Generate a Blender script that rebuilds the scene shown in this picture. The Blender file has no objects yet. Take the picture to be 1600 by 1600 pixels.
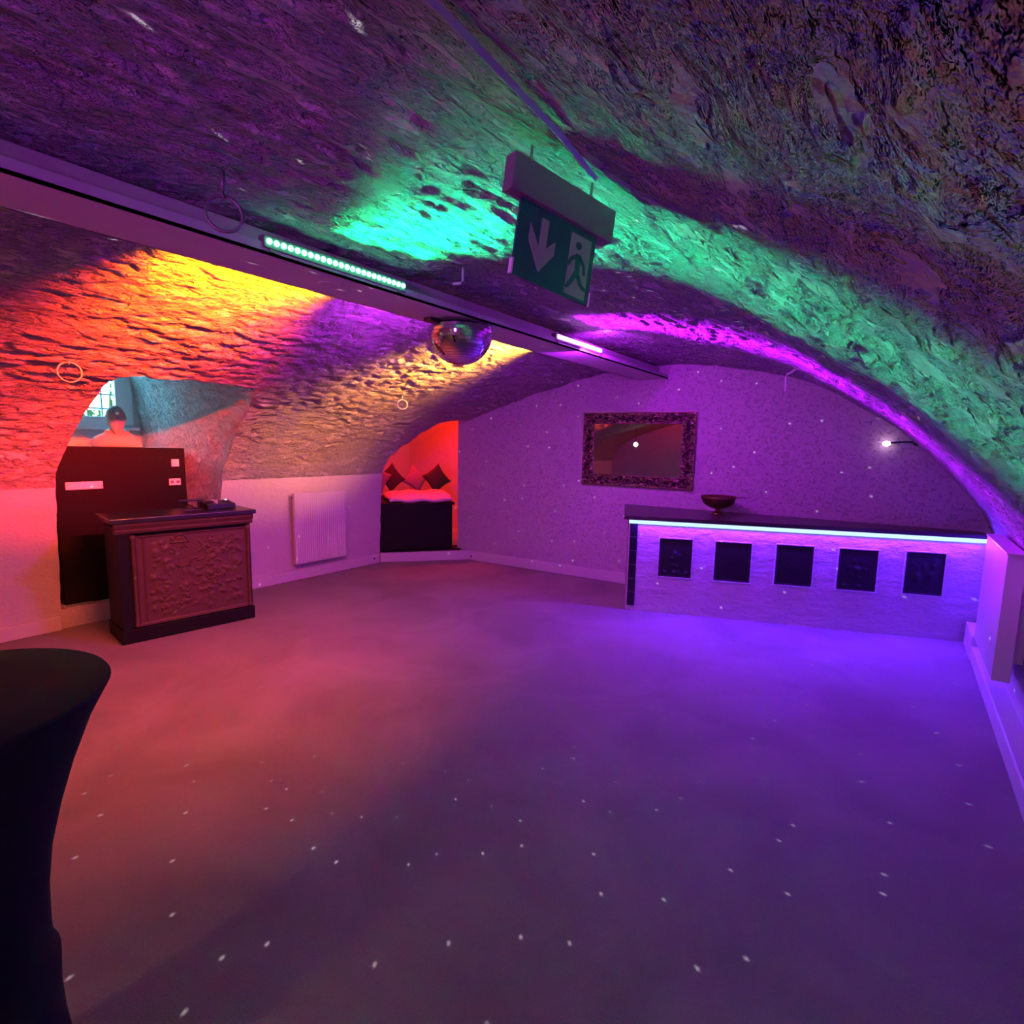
import bpy, bmesh, math, random
from mathutils import Vector, Matrix, noise
from mathutils.geometry import delaunay_2d_cdt
random.seed(7)
C = bpy.context.scene.collection
scene = bpy.context.scene
PI = math.pi

# ---------------------------------------------------------------- camera
cam_d = bpy.data.cameras.new('camera'); cam = bpy.data.objects.new('camera', cam_d); C.objects.link(cam)
cam_d.sensor_width = 36; cam_d.lens = 36*850/1600; cam_d.clip_start = 0.02
vy = Vector((607, 95, -850)).normalized()
vx = Vector((1200, -132, 850)); vx = (vx - vx.dot(vy)*vy).normalized()
vz = vx.cross(vy)
cam.matrix_world = Matrix.Translation((0, 0, 1.65)) @ Matrix((vx, vy, vz)).to_4x4()
scene.camera = cam

# ---------------------------------------------------------------- sky, view
w = bpy.data.worlds.new('sky'); scene.world = w; w.use_nodes = True
bg = w.node_tree.nodes['Background']
bg.inputs[0].default_value = (0.55, 0.92, 1.0, 1); bg.inputs[1].default_value = 1.9
scene.view_settings.view_transform = 'Standard'; scene.view_settings.look = 'None'
scene.view_settings.exposure = 0.0; scene.view_settings.gamma = 1.0
scene.view_settings.use_curve_mapping = False

def area(name, loc, direction, sx, sy, power, color, spread=PI, longaxis=None):
    l = bpy.data.lights.new(name, 'AREA'); l.shape = 'RECTANGLE'; l.size = sx; l.size_y = sy
    l.energy = power; l.color = color; l.spread = spread
    o = bpy.data.objects.new(name, l); C.objects.link(o)
    zz = -Vector(direction).normalized()
    la = Vector(longaxis if longaxis else (0, 1, 0)); xx = (la - la.dot(zz)*zz).normalized()
    yy = zz.cross(xx)
    m = Matrix((xx, yy, zz)).transposed().to_4x4(); m.translation = Vector(loc)
    o.matrix_world = m
    return o
# daylight through the cellar window
area('window_daylight', (-7.25, 2.1, 2.25), (1, 0.16, -0.3), 0.75, 0.7, 34, (0.16, 0.72, 1.0), longaxis=(0, 1, 0))

# ---------------------------------------------------------------- materials
def nodes(name):
    m = bpy.data.materials.new(name); m.use_nodes = True
    nt = m.node_tree; return m, nt, nt.nodes['Principled BSDF']
def simple(name, col, rough=0.5, metal=0.0, spec=0.5, bump=0.0, bscale=60, var=0.0):
    m, nt, b = nodes(name)
    b.inputs['Base Color'].default_value = (*col, 1); b.inputs['Roughness'].default_value = rough
    b.inputs['Metallic'].default_value = metal; b.inputs['Specular IOR Level'].default_value = spec
    tc = nt.nodes.new('ShaderNodeTexCoord')
    n = nt.nodes.new('ShaderNodeTexNoise'); n.inputs['Scale'].default_value = bscale; n.inputs['Detail'].default_value = 5
    nt.links.new(tc.outputs['Object'], n.inputs['Vector'])
    if bump:
        bp = nt.nodes.new('ShaderNodeBump'); bp.inputs['Strength'].default_value = bump; bp.inputs['Distance'].default_value = 0.01
        nt.links.new(n.outputs['Fac'], bp.inputs['Height']); nt.links.new(bp.outputs[0], b.inputs['Normal'])
    if var:
        r = nt.nodes.new('ShaderNodeMixRGB'); r.inputs[1].default_value = (*[c*(1-var) for c in col], 1)
        r.inputs[2].default_value = (*[min(1, c*(1+var)) for c in col], 1)
        nt.links.new(n.outputs['Fac'], r.inputs[0]); nt.links.new(r.outputs[0], b.inputs['Base Color'])
    return m
def emit(name, col, s):
    m = bpy.data.materials.new(name); m.use_nodes = True; nt = m.node_tree; nt.nodes.clear()
    e = nt.nodes.new('ShaderNodeEmission'); e.inputs[0].default_value = (*col, 1); e.inputs[1].default_value = s
    o = nt.nodes.new('ShaderNodeOutputMaterial'); nt.links.new(e.outputs[0], o.inputs[0]); return m
def plaster(name, col, stretch, s1, d1, s2, d2, pits=0.0, pscale=28):
    """whitewashed plaster: coarse torn ridges, fine grain, small pits"""
    m, nt, b = nodes(name); L = nt.links
    b.inputs['Roughness'].default_value = 0.85; b.inputs['Specular IOR Level'].default_value = 0.2
    tc = nt.nodes.new('ShaderNodeTexCoord'); mp = nt.nodes.new('ShaderNodeMapping'); mp.inputs['Scale'].default_value = stretch
    L.new(tc.outputs['Object'], mp.inputs[0])
    wn = nt.nodes.new('ShaderNodeTexNoise'); wn.inputs['Scale'].default_value = 3.0; wn.inputs['Detail'].default_value = 3
    L.new(mp.outputs[0], wn.inputs['Vector'])
    mixv = nt.nodes.new('ShaderNodeMixRGB'); mixv.inputs[0].default_value = 0.06
    L.new(mp.outputs[0], mixv.inputs[1]); L.new(wn.outputs['Color'], mixv.inputs[2])
    n1 = nt.nodes.new('ShaderNodeTexNoise'); n1.inputs['Scale'].default_value = s1; n1.inputs['Detail'].default_value = 6
    n1.inputs['Roughness'].default_value = 0.62; n1.inputs['Distortion'].default_value = 0.15
    L.new(mixv.outputs[0], n1.inputs['Vector'])
    # torn, terraced ridges
    r1 = nt.nodes.new('ShaderNodeValToRGB'); r1.color_ramp.elements[0].position = 0.40; r1.color_ramp.elements[1].position = 0.60
    L.new(n1.outputs['Fac'], r1.inputs[0])
    n2 = nt.nodes.new('ShaderNodeTexNoise'); n2.inputs['Scale'].default_value = s2; n2.inputs['Detail'].default_value = 4
    L.new(tc.outputs['Object'], n2.inputs['Vector'])
    # broad patches where the plaster was floated smoother
    n3 = nt.nodes.new('ShaderNodeTexNoise'); n3.inputs['Scale'].default_value = 0.9; n3.inputs['Detail'].default_value = 2
    L.new(tc.outputs['Object'], n3.inputs['Vector'])
    r3 = nt.nodes.new('ShaderNodeMapRange'); r3.inputs[1].default_value = 0.35; r3.inputs[2].default_value = 0.6
    r3.inputs[3].default_value = 0.7; r3.inputs[4].default_value = 1.0
    L.new(n3.outputs['Fac'], r3.inputs[0])
    mul = nt.nodes.new('ShaderNodeMath'); mul.operation = 'MULTIPLY'
    L.new(r1.outputs[0], mul.inputs[0]); L.new(r3.outputs[0], mul.inputs[1])
    b1 = nt.nodes.new('ShaderNodeBump'); b1.inputs['Distance'].default_value = d1; b1.inputs['Strength'].default_value = 1
    L.new(mul.outputs[0], b1.inputs['Height'])
    b2 = nt.nodes.new('ShaderNodeBump'); b2.inputs['Distance'].default_value = d2; b2.inputs['Strength'].default_value = 1
    L.new(n2.outputs['Fac'], b2.inputs['Height']); L.new(b1.outputs[0], b2.inputs['Normal'])
    last = b2
    colr = nt.nodes.new('ShaderNodeMixRGB'); colr.inputs[1].default_value = (*[c*0.88 for c in col], 1); colr.inputs[2].default_value = (*col, 1)
    L.new(n3.outputs['Fac'], colr.inputs[0]); outc = colr.outputs[0]
    if pits:
        v = nt.nodes.new('ShaderNodeTexNoise'); v.inputs['Scale'].default_value = pscale; v.inputs['Detail'].default_value = 2.5
        v.inputs['Distortion'].default_value = 0.5
        L.new(mixv.outputs[0], v.inputs['Vector'])
        rr = nt.nodes.new('ShaderNodeMapRange'); rr.inputs[1].default_value = 0.34; rr.inputs[2].default_value = 0.43
        L.new(v.outputs['Fac'], rr.inputs[0])
        b3 = nt.nodes.new('ShaderNodeBump'); b3.inputs['Distance'].default_value = pits; b3.inputs['Strength'].default_value = 1
        L.new(rr.outputs[0], b3.inputs['Height']); L.new(b2.outputs[0], b3.inputs['Normal']); last = b3
    L.new(outc, b.inputs['Base Color'])
    L.new(last.outputs[0], b.inputs['Normal'])
    return m
M = {}
M['vault'] = plaster('vault_plaster', (0.52, 0.51, 0.50), (1.0, 0.5, 1.0), 12, 0.065, 40, 0.016, 0.028, 22)
M['wall_low'] = plaster('smooth_lower_plaster', (0.56, 0.55, 0.54), (1, 0.6, 1), 5, 0.008, 24, 0.004)
M['wall_end'] = plaster('pebbled_end_plaster', (0.52, 0.50, 0.50), (1, 1, 1), 9, 0.006, 42, 0.010, 0.008, 34)
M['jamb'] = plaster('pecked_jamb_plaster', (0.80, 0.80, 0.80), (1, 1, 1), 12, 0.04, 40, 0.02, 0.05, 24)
M['bar_plaster'] = plaster('bar_plaster', (0.50, 0.49, 0.52), (0.7, 0.7, 1.6), 7, 0.006, 26, 0.006)
M['white'] = simple('white_paint', (0.58, 0.57, 0.56), 0.5, bump=0.15, bscale=30)
M['white_gloss'] = simple('white_enamel', (0.62, 0.62, 0.62), 0.3)
M['beam'] = simple('beam_white_paint', (0.50, 0.49, 0.48), 0.55, bump=0.1, bscale=20)
M['black_wood'] = simple('black_stained_wood', (0.006, 0.005, 0.005), 0.6, spec=0.2, bump=0.1, bscale=40)
M['black_top'] = simple('black_lacquered_top', (0.02, 0.018, 0.02), 0.28, spec=0.6)
M['board'] = simple('matt_black_board', (0.012, 0.006, 0.006), 0.85, spec=0.2)
M['relief'] = simple('dark_cast_relief', (0.085, 0.042, 0.030), 0.5, metal=0.0, spec=0.35, bump=0.25, bscale=45)
M['iron'] = simple('cast_iron', (0.018, 0.016, 0.02), 0.42, metal=0.6, bump=0.3, bscale=60)
M['tile'] = simple('black_glazed_tile', (0.012, 0.012, 0.018), 0.12)
M['gilt'] = simple('dark_carved_frame', (0.20, 0.14, 0.10), 0.24, metal=0.8, bump=0.3, bscale=70)
M['mirror'] = simple('mirror_glass', (0.72, 0.74, 0.74), 0.015, metal=1.0)
M['ballglass'] = simple('mirror_ball_tiles', (0.85, 0.86, 0.87), 0.08, metal=1.0)
M['bronze'] = simple('dull_bronze', (0.22, 0.11, 0.06), 0.38, metal=0.9, bump=0.15, bscale=30)
M['cloth'] = simple('black_stretch_cloth', (0.012, 0.011, 0.010), 0.9, spec=0.15)
M['cloth_top'] = simple('black_table_cover_top', (0.016, 0.013, 0.012), 0.9, spec=0.15, bump=0.1, bscale=300)
M['bustmat'] = simple('grey_plaster_bust', (0.34, 0.33, 0.30), 0.6, bump=0.1, bscale=40)
M['ring'] = simple('painted_iron_ring', (0.55, 0.53, 0.50), 0.5, metal=0.2)
M['dark_ring'] = simple('dull_grey_iron', (0.22, 0.22, 0.21), 0.4, metal=0.5)
M['plastic'] = simple('white_plastic', (0.75, 0.75, 0.75), 0.35)
M['grey_plastic'] = simple('grey_plastic', (0.16, 0.15, 0.15), 0.5)
M['black_plastic'] = simple('black_plastic', (0.02, 0.02, 0.025), 0.3)
M['sign_green'] = simple('sign_green', (0.016, 0.085, 0.078), 0.3)
M['sign_white'] = simple('sign_white', (0.26, 0.32, 0.24), 0.4)
M['red_cloth'] = simple('pale_blanket', (0.75, 0.60, 0.55), 0.9, bump=0.3, bscale=50)
M['pillow_dark'] = simple('dark_pillow_fabric', (0.03, 0.02, 0.02), 0.9, bump=0.3, bscale=120)
M['pillow_light'] = simple('pale_pillow_fabric', (0.22, 0.18, 0.17), 0.9, bump=0.3, bscale=120)
M['leaf'] = simple('leaf_green', (0.10, 0.22, 0.06), 0.6)
M['frame_cyan'] = simple('window_frame_paint', (0.75, 0.78, 0.78), 0.4)
E_green = (0.0, 1.0, 0.38); E_purple = (0.45, 0.004, 1.0); E_blue = (0.11, 0.012, 1.0)
M['e_green'] = emit('green_led', (0.10, 1, 0.45), 14)
M['e_purple'] = emit('purple_led', (0.75, 0.2, 1.0), 18)
M['e_dim'] = emit('dim_purple_led', (0.8, 0.1, 1.0), 2)
M['e_red'] = emit('red_led', (1, 0.12, 0.02), 8)
M['e_amber'] = emit('amber_led', (1, 0.5, 0.05), 8)
M['e_blue'] = emit('blue_led_strip', (0.45, 0.72, 1.0), 1.6)
M['e_spot'] = emit('warm_white_lamp', (1, 0.9, 0.85), 30)
M['e_pink'] = emit('pink_lamp', (1, 0.55, 0.9), 9)
g, nt, b = nodes('window_glass')
b.inputs['Transmission Weight'].default_value = 1; b.inputs['Roughness'].default_value = 0; b.inputs['IOR'].default_value = 1.02
b.inputs['Base Color'].default_value = (0.95, 1, 1, 1); M['glass'] = g
# screed / short carpet floor
m, nt, b = nodes('floor_carpet'); L = nt.links
b.inputs['Roughness'].default_value = 0.75; b.inputs['Specular IOR Level'].default_value = 0.25
tc = nt.nodes.new('ShaderNodeTexCoord')
n1 = nt.nodes.new('ShaderNodeTexNoise'); n1.inputs['Scale'].default_value = 1.4; n1.inputs['Detail'].default_value = 4; n1.inputs['Distortion'].default_value = 0.6
n2 = nt.nodes.new('ShaderNodeTexNoise'); n2.inputs['Scale'].default_value = 160; n2.inputs['Detail'].default_value = 3
L.new(tc.outputs['Object'], n1.inputs['Vector']); L.new(tc.outputs['Object'], n2.inputs['Vector'])
mx = nt.nodes.new('ShaderNodeMixRGB'); mx.inputs[1].default_value = (0.20, 0.17, 0.155, 1); mx.inputs[2].default_value = (0.29, 0.255, 0.24, 1)
rr = nt.nodes.new('ShaderNodeMapRange'); rr.inputs[1].default_value = 0.3; rr.inputs[2].default_value = 0.7
L.new(n1.outputs['Fac'], rr.inputs[0]); L.new(rr.outputs[0], mx.inputs[0])
mx2 = nt.nodes.new('ShaderNodeMixRGB'); mx2.blend_type = 'MULTIPLY'; mx2.inputs[0].default_value = 0.45
L.new(mx.outputs[0], mx2.inputs[1]); L.new(n2.outputs['Color'], mx2.inputs[2])
hsv = nt.nodes.new('ShaderNodeHueSaturation'); hsv.inputs['Saturation'].default_value = 0.75; hsv.inputs['Value'].default_value = 1.2
L.new(mx2.outputs[0], hsv.inputs['Color']); L.new(hsv.outputs[0], b.inputs['Base Color'])
bp = nt.nodes.new('ShaderNodeBump'); bp.inputs['Distance'].default_value = 0.003; L.new(n2.outputs['Fac'], bp.inputs['Height'])
L.new(bp.outputs[0], b.inputs['Normal']); M['floor'] = m

# ---------------------------------------------------------------- helpers
def link(name, me, mat, parent=None, loc=(0, 0, 0), smooth=False, rot=None):
    o = bpy.data.objects.new(name, me); C.objects.link(o)
    if mat: me.materials.append(mat)
    if parent: o.parent = parent
    o.location = loc
    if rot: o.rotation_euler = rot
    if smooth: me.polygons.foreach_set('use_smooth', [True]*len(me.polygons))
    return o
def obj(name, bm, mat, parent=None, loc=(0, 0, 0), smooth=False, bevel=0, rot=None):
    me = bpy.data.meshes.new(name); bmesh.ops.recalc_face_normals(bm, faces=bm.faces[:])
    bm.to_mesh(me); bm.free()
    o = link(name, me, mat, parent, loc, smooth, rot)
    if bevel:
        md = o.modifiers.new('bevel', 'BEVEL'); md.width = bevel; md.segments = 2; md.limit_method = 'ANGLE'
    return o
def split(o, name=None):
    """give every loose piece of a part its own object"""
    bm = bmesh.new(); bm.from_mesh(o.data); bm.verts.ensure_lookup_table(); seen = set(); first = True
    base = name or o.name.split('.')[0]
    for v0 in bm.verts:
        if v0.index in seen: continue
        st = [v0]; isl = []; seen.add(v0.index)
        while st:
            v = st.pop(); isl.append(v)
            for e in v.link_edges:
                u = e.other_vert(v)
                if u.index not in seen: seen.add(u.index); st.append(u)
        mp = {v.index: k for k, v in enumerate(isl)}; fs = {f for v in isl for f in v.link_faces}
        me = bpy.data.meshes.new(base); me.from_pydata([v.co.copy() for v in isl], [], [[mp[q.index] for q in f.verts] for f in fs])
        me.polygons.foreach_set('use_smooth', [o.data.polygons[0].use_smooth]*len(me.polygons)); me.update()
        p = link(base, me, o.data.materials[0], o.parent); p.location = o.location; p.rotation_euler = o.rotation_euler
        for md in o.modifiers:
            n = p.modifiers.new('bevel', 'BEVEL'); n.width = md.width; n.segments = 2; n.limit_method = 'ANGLE'
    bm.free(); bpy.data.objects.remove(o)
def box(bm, x0, x1, y0, y1, z0, z1):
    vs = [bm.verts.new((x, y, z)) for z in (z0, z1) for x, y in ((x0, y0), (x1, y0), (x1, y1), (x0, y1))]
    for f in ((3, 2, 1, 0), (4, 5, 6, 7), (0, 1, 5, 4), (1, 2, 6, 5), (2, 3, 7, 6), (3, 0, 4, 7)): bm.faces.new([vs[i] for i in f])
    return vs
def prism(bm, pts, z0, z1):
    a = [bm.verts.new((x, y, z0)) for x, y in pts]; c = [bm.verts.new((x, y, z1)) for x, y in pts]
    bm.faces.new(a[::-1]); bm.faces.new(c)
    for i in range(len(pts)):
        j = (i+1) % len(pts); bm.faces.new((a[i], a[j], c[j], c[i]))
def prism_y(bm, pts, y0, y1):                       # outline in x,z
    a = [bm.verts.new((x, y0, z)) for x, z in pts]; c = [bm.verts.new((x, y1, z)) for x, z in pts]
    bm.faces.new(a); bm.faces.new(c[::-1])
    for i in range(len(pts)):
        j = (i+1) % len(pts); bm.faces.new((a[i], c[i], c[j], a[j]))
def lathe(bm, prof, n=48, cx=0, cy=0, cap=True, fn=None):
    rings = []
    for r, z in prof:
        rings.append([bm.verts.new((cx + r*math.cos(2*PI*i/n), cy + r*math.sin(2*PI*i/n), z)) if not fn else
                      bm.verts.new(fn(r, z, 2*PI*i/n)) for i in range(n)])
    for a, c in zip(rings, rings[1:]):
        for i in range(n): bm.faces.new((a[i], a[(i+1) % n], c[(i+1) % n], c[i]))
    if cap: bm.faces.new(rings[0][::-1]); bm.faces.new(rings[-1])
def tube(bm, pts, r, n=8, closed=False):
    pts = [Vector(p) for p in pts]; N = len(pts); rings = []
    for i, p in enumerate(pts):
        a = pts[(i-1) % N] if (closed or i > 0) else p; c = pts[(i+1) % N] if (closed or i < N-1) else p
        t = (c-a).normalized(); up = Vector((0, 0, 1)) if abs(t.z) < 0.9 else Vector((1, 0, 0))
        s = t.cross(up).normalized(); q = s.cross(t)
        rr = r[i] if isinstance(r, (list, tuple)) else r
        rings.append([bm.verts.new(p + s*rr*math.cos(2*PI*k/n) + q*rr*math.sin(2*PI*k/n)) for k in range(n)])
    for i in range(N if closed else N-1):
        a = rings[i]; c = rings[(i+1) % N]
        for k in range(n): bm.faces.new((a[k], a[(k+1) % n], c[(k+1) % n], c[k]))
    if not closed: bm.faces.new(rings[0][::-1]); bm.faces.new(rings[-1])
def ball(bm, c, rx, ry=None, rz=None, seg=16, ring=10):
    ry = ry or rx; rz = rz or rx
    r = bmesh.ops.create_uvsphere(bm, u_segments=seg, v_segments=ring, radius=1)
    for v in r['verts']: v.co = Vector((c[0]+v.co.x*rx, c[1]+v.co.y*ry, c[2]+v.co.z*rz))
def thing(name, label, cat, loc=(0, 0, 0), rotz=0, group=None):
    o = bpy.data.objects.new(name, None); C.objects.link(o); o.empty_display_size = 0.1
    o.location = loc; o.rotation_euler = (0, 0, rotz); tag(o, label, cat, group); return o
def tag(o, label, cat, group=None):
    o['label'] = label; o['category'] = cat
    if group: o['group'] = group
    return o
def struct(o, label=None):
    o['kind'] = 'structure'
    if label: o['label'] = label
    return o
def frame_matrix(origin, x, z):                      # local x, local z -> world matrix
    x = Vector(x).normalized(); z = Vector(z); z = (z - z.dot(x)*x).normalized(); y = z.cross(x)
    m = Matrix((x, y, z)).transposed().to_4x4(); m.translation = Vector(origin); return m

# ---------------------------------------------------------------- vault shell
prof = [(-5.7, 0), (-5.7, 1.21), (-5.62, 1.42), (-5.45, 1.62), (-5.2, 1.8), (-4.9, 1.95), (-4.4, 2.12), (-3.76, 2.31), (-3.13, 2.45),
        (-2.5, 2.52), (-1.9, 2.53), (-1.4, 2.46), (-.91, 2.34), (-.575, 2.2), (-.1, 1.9), (.2, 1.64), (.437, 1.39), (.62, 1.16), (.7, .98), (.7, 0)]
SL = [0.0]
for a, c in zip(prof, prof[1:]): SL.append(SL[-1] + math.hypot(c[0]-a[0], c[1]-a[1]))
def catmull(p0, p1, p2, p3, t):
    return 0.5*((2*p1) + (-p0+p2)*t + (2*p0-5*p1+4*p2-p3)*t*t + (-p0+3*p1-3*p2+p3)*t*t*t)
def prof_at(s):
    s = max(0, min(SL[-1], s))
    for i in range(len(SL)-1):
        if s <= SL[i+1] or i == len(SL)-2: break
    t = (s-SL[i])/(SL[i+1]-SL[i]); a, c = prof[i], prof[i+1]
    if 2 <= i <= len(prof)-4:
        p0, p3 = prof[i-1], prof[i+2]
        return catmull(p0[0], a[0], c[0], p3[0], t), catmull(p0[1], a[1], c[1], p3[1], t)
    return a[0]+(c[0]-a[0])*t, a[1]+(c[1]-a[1])*t
def s_of(x, z):
    best = (1e9, 0)
    for i in range(len(prof)-1):
        a = Vector(prof[i]); e = Vector(prof[i+1])-a; u = max(0, min(1, (Vector((x, z))-a).dot(e)/e.length_squared))
        dd = (Vector((x, z))-a-e*u).length
        if dd < best[0]: best = (dd, SL[i]+u*e.length)
    return best[1]
def smooth(a, c, v):
    t = max(0, min(1, (v-a)/(c-a))); return t*t*(3-2*t)
def ridge(x, y, z):
    p = Vector((x*2.6, y*1.8, z*2.6))
    n = noise.fractal(p, 1.0, 2.0, 5)
    q = Vector((x*8, y*5.5, z*8+5)); k = noise.fractal(q, 0.8, 2.1, 3)
    return n*0.6 + (abs(k)-0.25)*0.5
def chips(x, y, z):
    """torn trowel marks: short ridges a centimetre or two apart"""
    p = Vector((x*15, y*8, z*15)); c = noise.noise(p + Vector((0, 0, 7))) + 0.45*noise.noise(p*2.3)
    m = 0.35 + 0.65*smooth(-0.25, 0.2, noise.noise(Vector((x*1.4, y*1.2, z*1.4+11))))
    return m*(smooth(-0.18, 0.05, c) + 0.8*max(0, c))
def vault_point(s, y):
    x, z = prof_at(s)
    x1, z1 = prof_at(s-0.02); x2, z2 = prof_at(s+0.02)
    t = Vector((x2-x1, 0, z2-z1)).normalized(); n = Vector((t.z, 0, -t.x))    # inward normal
    arch = smooth(1.18, 1.36, s)*smooth(0, 0.3, SL[-1]-1.0-s)
    amp = 0.003 + 0.012*arch
    d = amp*ridge(x, y, z)
    if arch > 0.02 and y > -0.1: d += 0.010*arch*chips(x, y, z)*(1-0.65*smooth(1.7, 0.9, y)*smooth(-1.4, -0.5, x))
    # crest is a touch higher, and the vault behind the second bay is set back a little
    crest = math.exp(-((x+2.2)/1.3)**2)
    z += crest*(0.015 + 0.035*smooth(2.19, 2.24, y + 0.03*noise.noise(Vector((x*6, 0, 3))))*smooth(5.9, 5.0, y))*arch
    return Vector((x, y, z)) + n*d
n1w = [(-5.700, 1.453, 0.166), (-5.700, 1.474, 0.733), (-5.656, 1.489, 1.326), (-5.497, 1.541, 1.565), (-5.278, 1.564, 1.744), (-4.955, 1.578, 1.923),
       (-4.690, 1.559, 2.021), (-4.56, 1.590, 2.065), (-4.494, 1.652, 2.088), (-4.498, 2.062, 2.087), (-4.52, 2.317, 2.079), (-4.54, 2.62, 2.072),
       (-4.70, 2.66, 2.02), (-4.976, 2.78, 1.912), (-5.458, 2.86, 1.610), (-5.674, 2.86, 1.278), (-5.700, 2.839, 0.946), (-5.7, 2.82, 0.166)]
n2w = [(-5.700, 4.944, 0.0), (-5.700, 4.975, 0.772), (-5.668, 5.009, 1.294), (-5.594, 5.080, 1.451), (-5.417, 5.241, 1.644), (-5.198, 5.322, 1.801),
       (-4.990, 5.409, 1.905), (-4.903, 5.642, 1.949), (-4.90, 6.30, 1.94)]
def densify(pts, step):
    out = []
    for a, c in zip(pts, pts[1:]+pts[:1]):
        k = max(1, int((Vector(c)-Vector(a)).length/step))
        for i in range(k): out.append(Vector(a).lerp(Vector(c), i/k))
    return out
h1 = densify([(s_of(p[0], p[2]), p[1], 0) for p in n1w], 0.05)
h2o = [(s_of(p[0], p[2]), p[1], 0) for p in n2w]
h2 = densify(h2o + [(0.0, 6.30, 0)], 0.05)
Y0, Y1 = -3.6, 6.42
coords, edges, faces = [], [], []
def inside(poly, x, y):
    c = False; j = len(poly)-1
    for i in range(len(poly)):
        if (poly[i][1] > y) != (poly[j][1] > y) and x < (poly[j][0]-poly[i][0])*(y-poly[i][1])/(poly[j][1]-poly[i][1])+poly[i][0]: c = not c
        j = i
    return c
ys = []
y = Y0
while y < Y1:
    ys.append(y); y += 0.10 if y < 0.1 else 0.017
ys.append(Y1)
ss = []
s = 0.0
while s < SL[-1]:
    ss.append(s); s += 0.08 if (s < 1.1 or s > SL[-1]-0.95) else 0.017
ss.append(SL[-1])
for yi in ys:
    for si in ss:
        coords.append(Vector((si, yi)))
edges = []
for hp in (h1, h2):
    k0 = len(coords)
    for p in hp: coords.append(Vector((p[0] + 0.012*noise.noise(Vector((p[0]*9, p[1]*9, 0))), p[1] + 0.012*noise.noise(Vector((p[0]*9, p[1]*9, 4))))) if p[1] < 6.2 and p[0] > 0.01 else Vector((max(0, p[0]), p[1])))
    for i in range(len(hp)): edges.append((k0+i, k0+(i+1) % len(hp)))
h1p = [tuple(v) for v in coords[len(ys)*len(ss):len(ys)*len(ss)+len(h1)]]
h2p = [tuple(v) for v in coords[len(ys)*len(ss)+len(h1):]]
res = delaunay_2d_cdt(coords, edges, [], 0, 1e-5)
V2, F2 = res[0], res[2]
P3 = [vault_point(v[0], v[1]) for v in V2]
def submesh(name, keep, mat):
    fs = [f for f in F2 if keep(*[sum(V2[i][k] for i in f)/len(f) for k in (0, 1)])]
    used = sorted({i for f in fs for i in f}); mp = {i: k for k, i in enumerate(used)}
    me = bpy.data.meshes.new(name); me.from_pydata([P3[i] for i in used], [], [[mp[i] for i in f] for f in fs]); me.update()
    return struct(link(name, me, mat, smooth=True))
solid = lambda s, y: not (y > 6.27 and s < 2.6) and not (inside(h1p, s, y) or inside(h2p, s, y))
submesh('wall_left', lambda s, y: s < 1.21 and solid(s, y), M['wall_low'])
submesh('ceiling', lambda s, y: 1.21 <= s <= SL[-1]-0.98 and solid(s, y), M['vault'])
submesh('wall_right', lambda s, y: s > SL[-1]-0.98, M['wall_low'])

def grid(name, fn, nu, nv, mat, parent=None, smooth_=True, amp=0.0, sc=6):
    vs = []
    for j in range(nv+1):
        for i in range(nu+1):
            p = Vector(fn(i/nu, j/nv))
            if amp: p += Vector((noise.noise(p*sc), noise.noise(p*sc+Vector((9, 0, 0))), noise.noise(p*sc+Vector((0, 9, 0)))))*amp
            vs.append(p)
    fs = [(j*(nu+1)+i, j*(nu+1)+i+1, (j+1)*(nu+1)+i+1, (j+1)*(nu+1)+i) for j in range(nv) for i in range(nu)]
    me = bpy.data.meshes.new(name); me.from_pydata(vs, [], fs); me.update()
    return link(name, me, mat, parent, smooth=smooth_)
# end wall: slightly skewed, from the alcove corner to the right wall
EW0 = Vector((-4.85, 5.87, 0)); EWd = Vector((5.45, .38, 0)).normalized(); EWn = Vector((EWd.y, -EWd.x, 0))
def ewp(u, z, off=0.0): return EW0 + EWd*u + Vector((0, 0, z)) + EWn*off
struct(grid('wall_end', lambda a, c: ewp(-0.235 + a*6.2, c*2.72), 150, 70, M['wall_end'], amp=0.006))
# thickness of that wall at the alcove
bm = bmesh.new(); q = [ewp(-0.235, 0), ewp(-0.235, 0)-EWn*0.35]
vs = [bm.verts.new(p) for p in (q[0], q[1], q[1]+Vector((0, 0, 2.7)), q[0]+Vector((0, 0, 2.7)))]; bm.faces.new(vs)
struct(obj('wall_end_return', bm, M['wall_low']))
# floor and back wall
bm = bmesh.new(); box(bm, -7.2, 0.9, -3.7, 6.6, -0.1, 0.0); struct(obj('floor', bm, M['floor']))
bm = bmesh.new(); box(bm, -5.9, 0.9, -3.75, -3.6, 0, 2.7); struct(obj('wall_back', bm, M['wall_low']))
# baseboards
bm = bmesh.new(); box(bm, -5.7, -5.655, -3.6, 1.44, 0, 0.12); box(bm, -5.7, -5.655, 2.83, 4.9, 0, 0.12)
struct(obj('baseboard_left', bm, M['white'], bevel=0.006))
bm = bmesh.new()
prism(bm, [tuple(ewp(0.0, 0, 0.0).xy), tuple(ewp(0, 0, 0.03).xy), tuple(ewp(2.5, 0, 0.03).xy), tuple(ewp(2.5, 0, 0.0).xy)], 0, 0.13)
struct(obj('baseboard_end', bm, M['white'], bevel=0.006))
bm = bmesh.new(); box(bm, 0.60, 0.72, -3.6, 6.0, 0, 0.12); struct(obj('baseboard_right', bm, M['white'], bevel=0.01))
bm = bmesh.new(); box(bm, 0.595, 0.72, 5.55, 6.02, 0, 0.20); struct(obj('trim_1', bm, M['white'], bevel=0.008))

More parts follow.
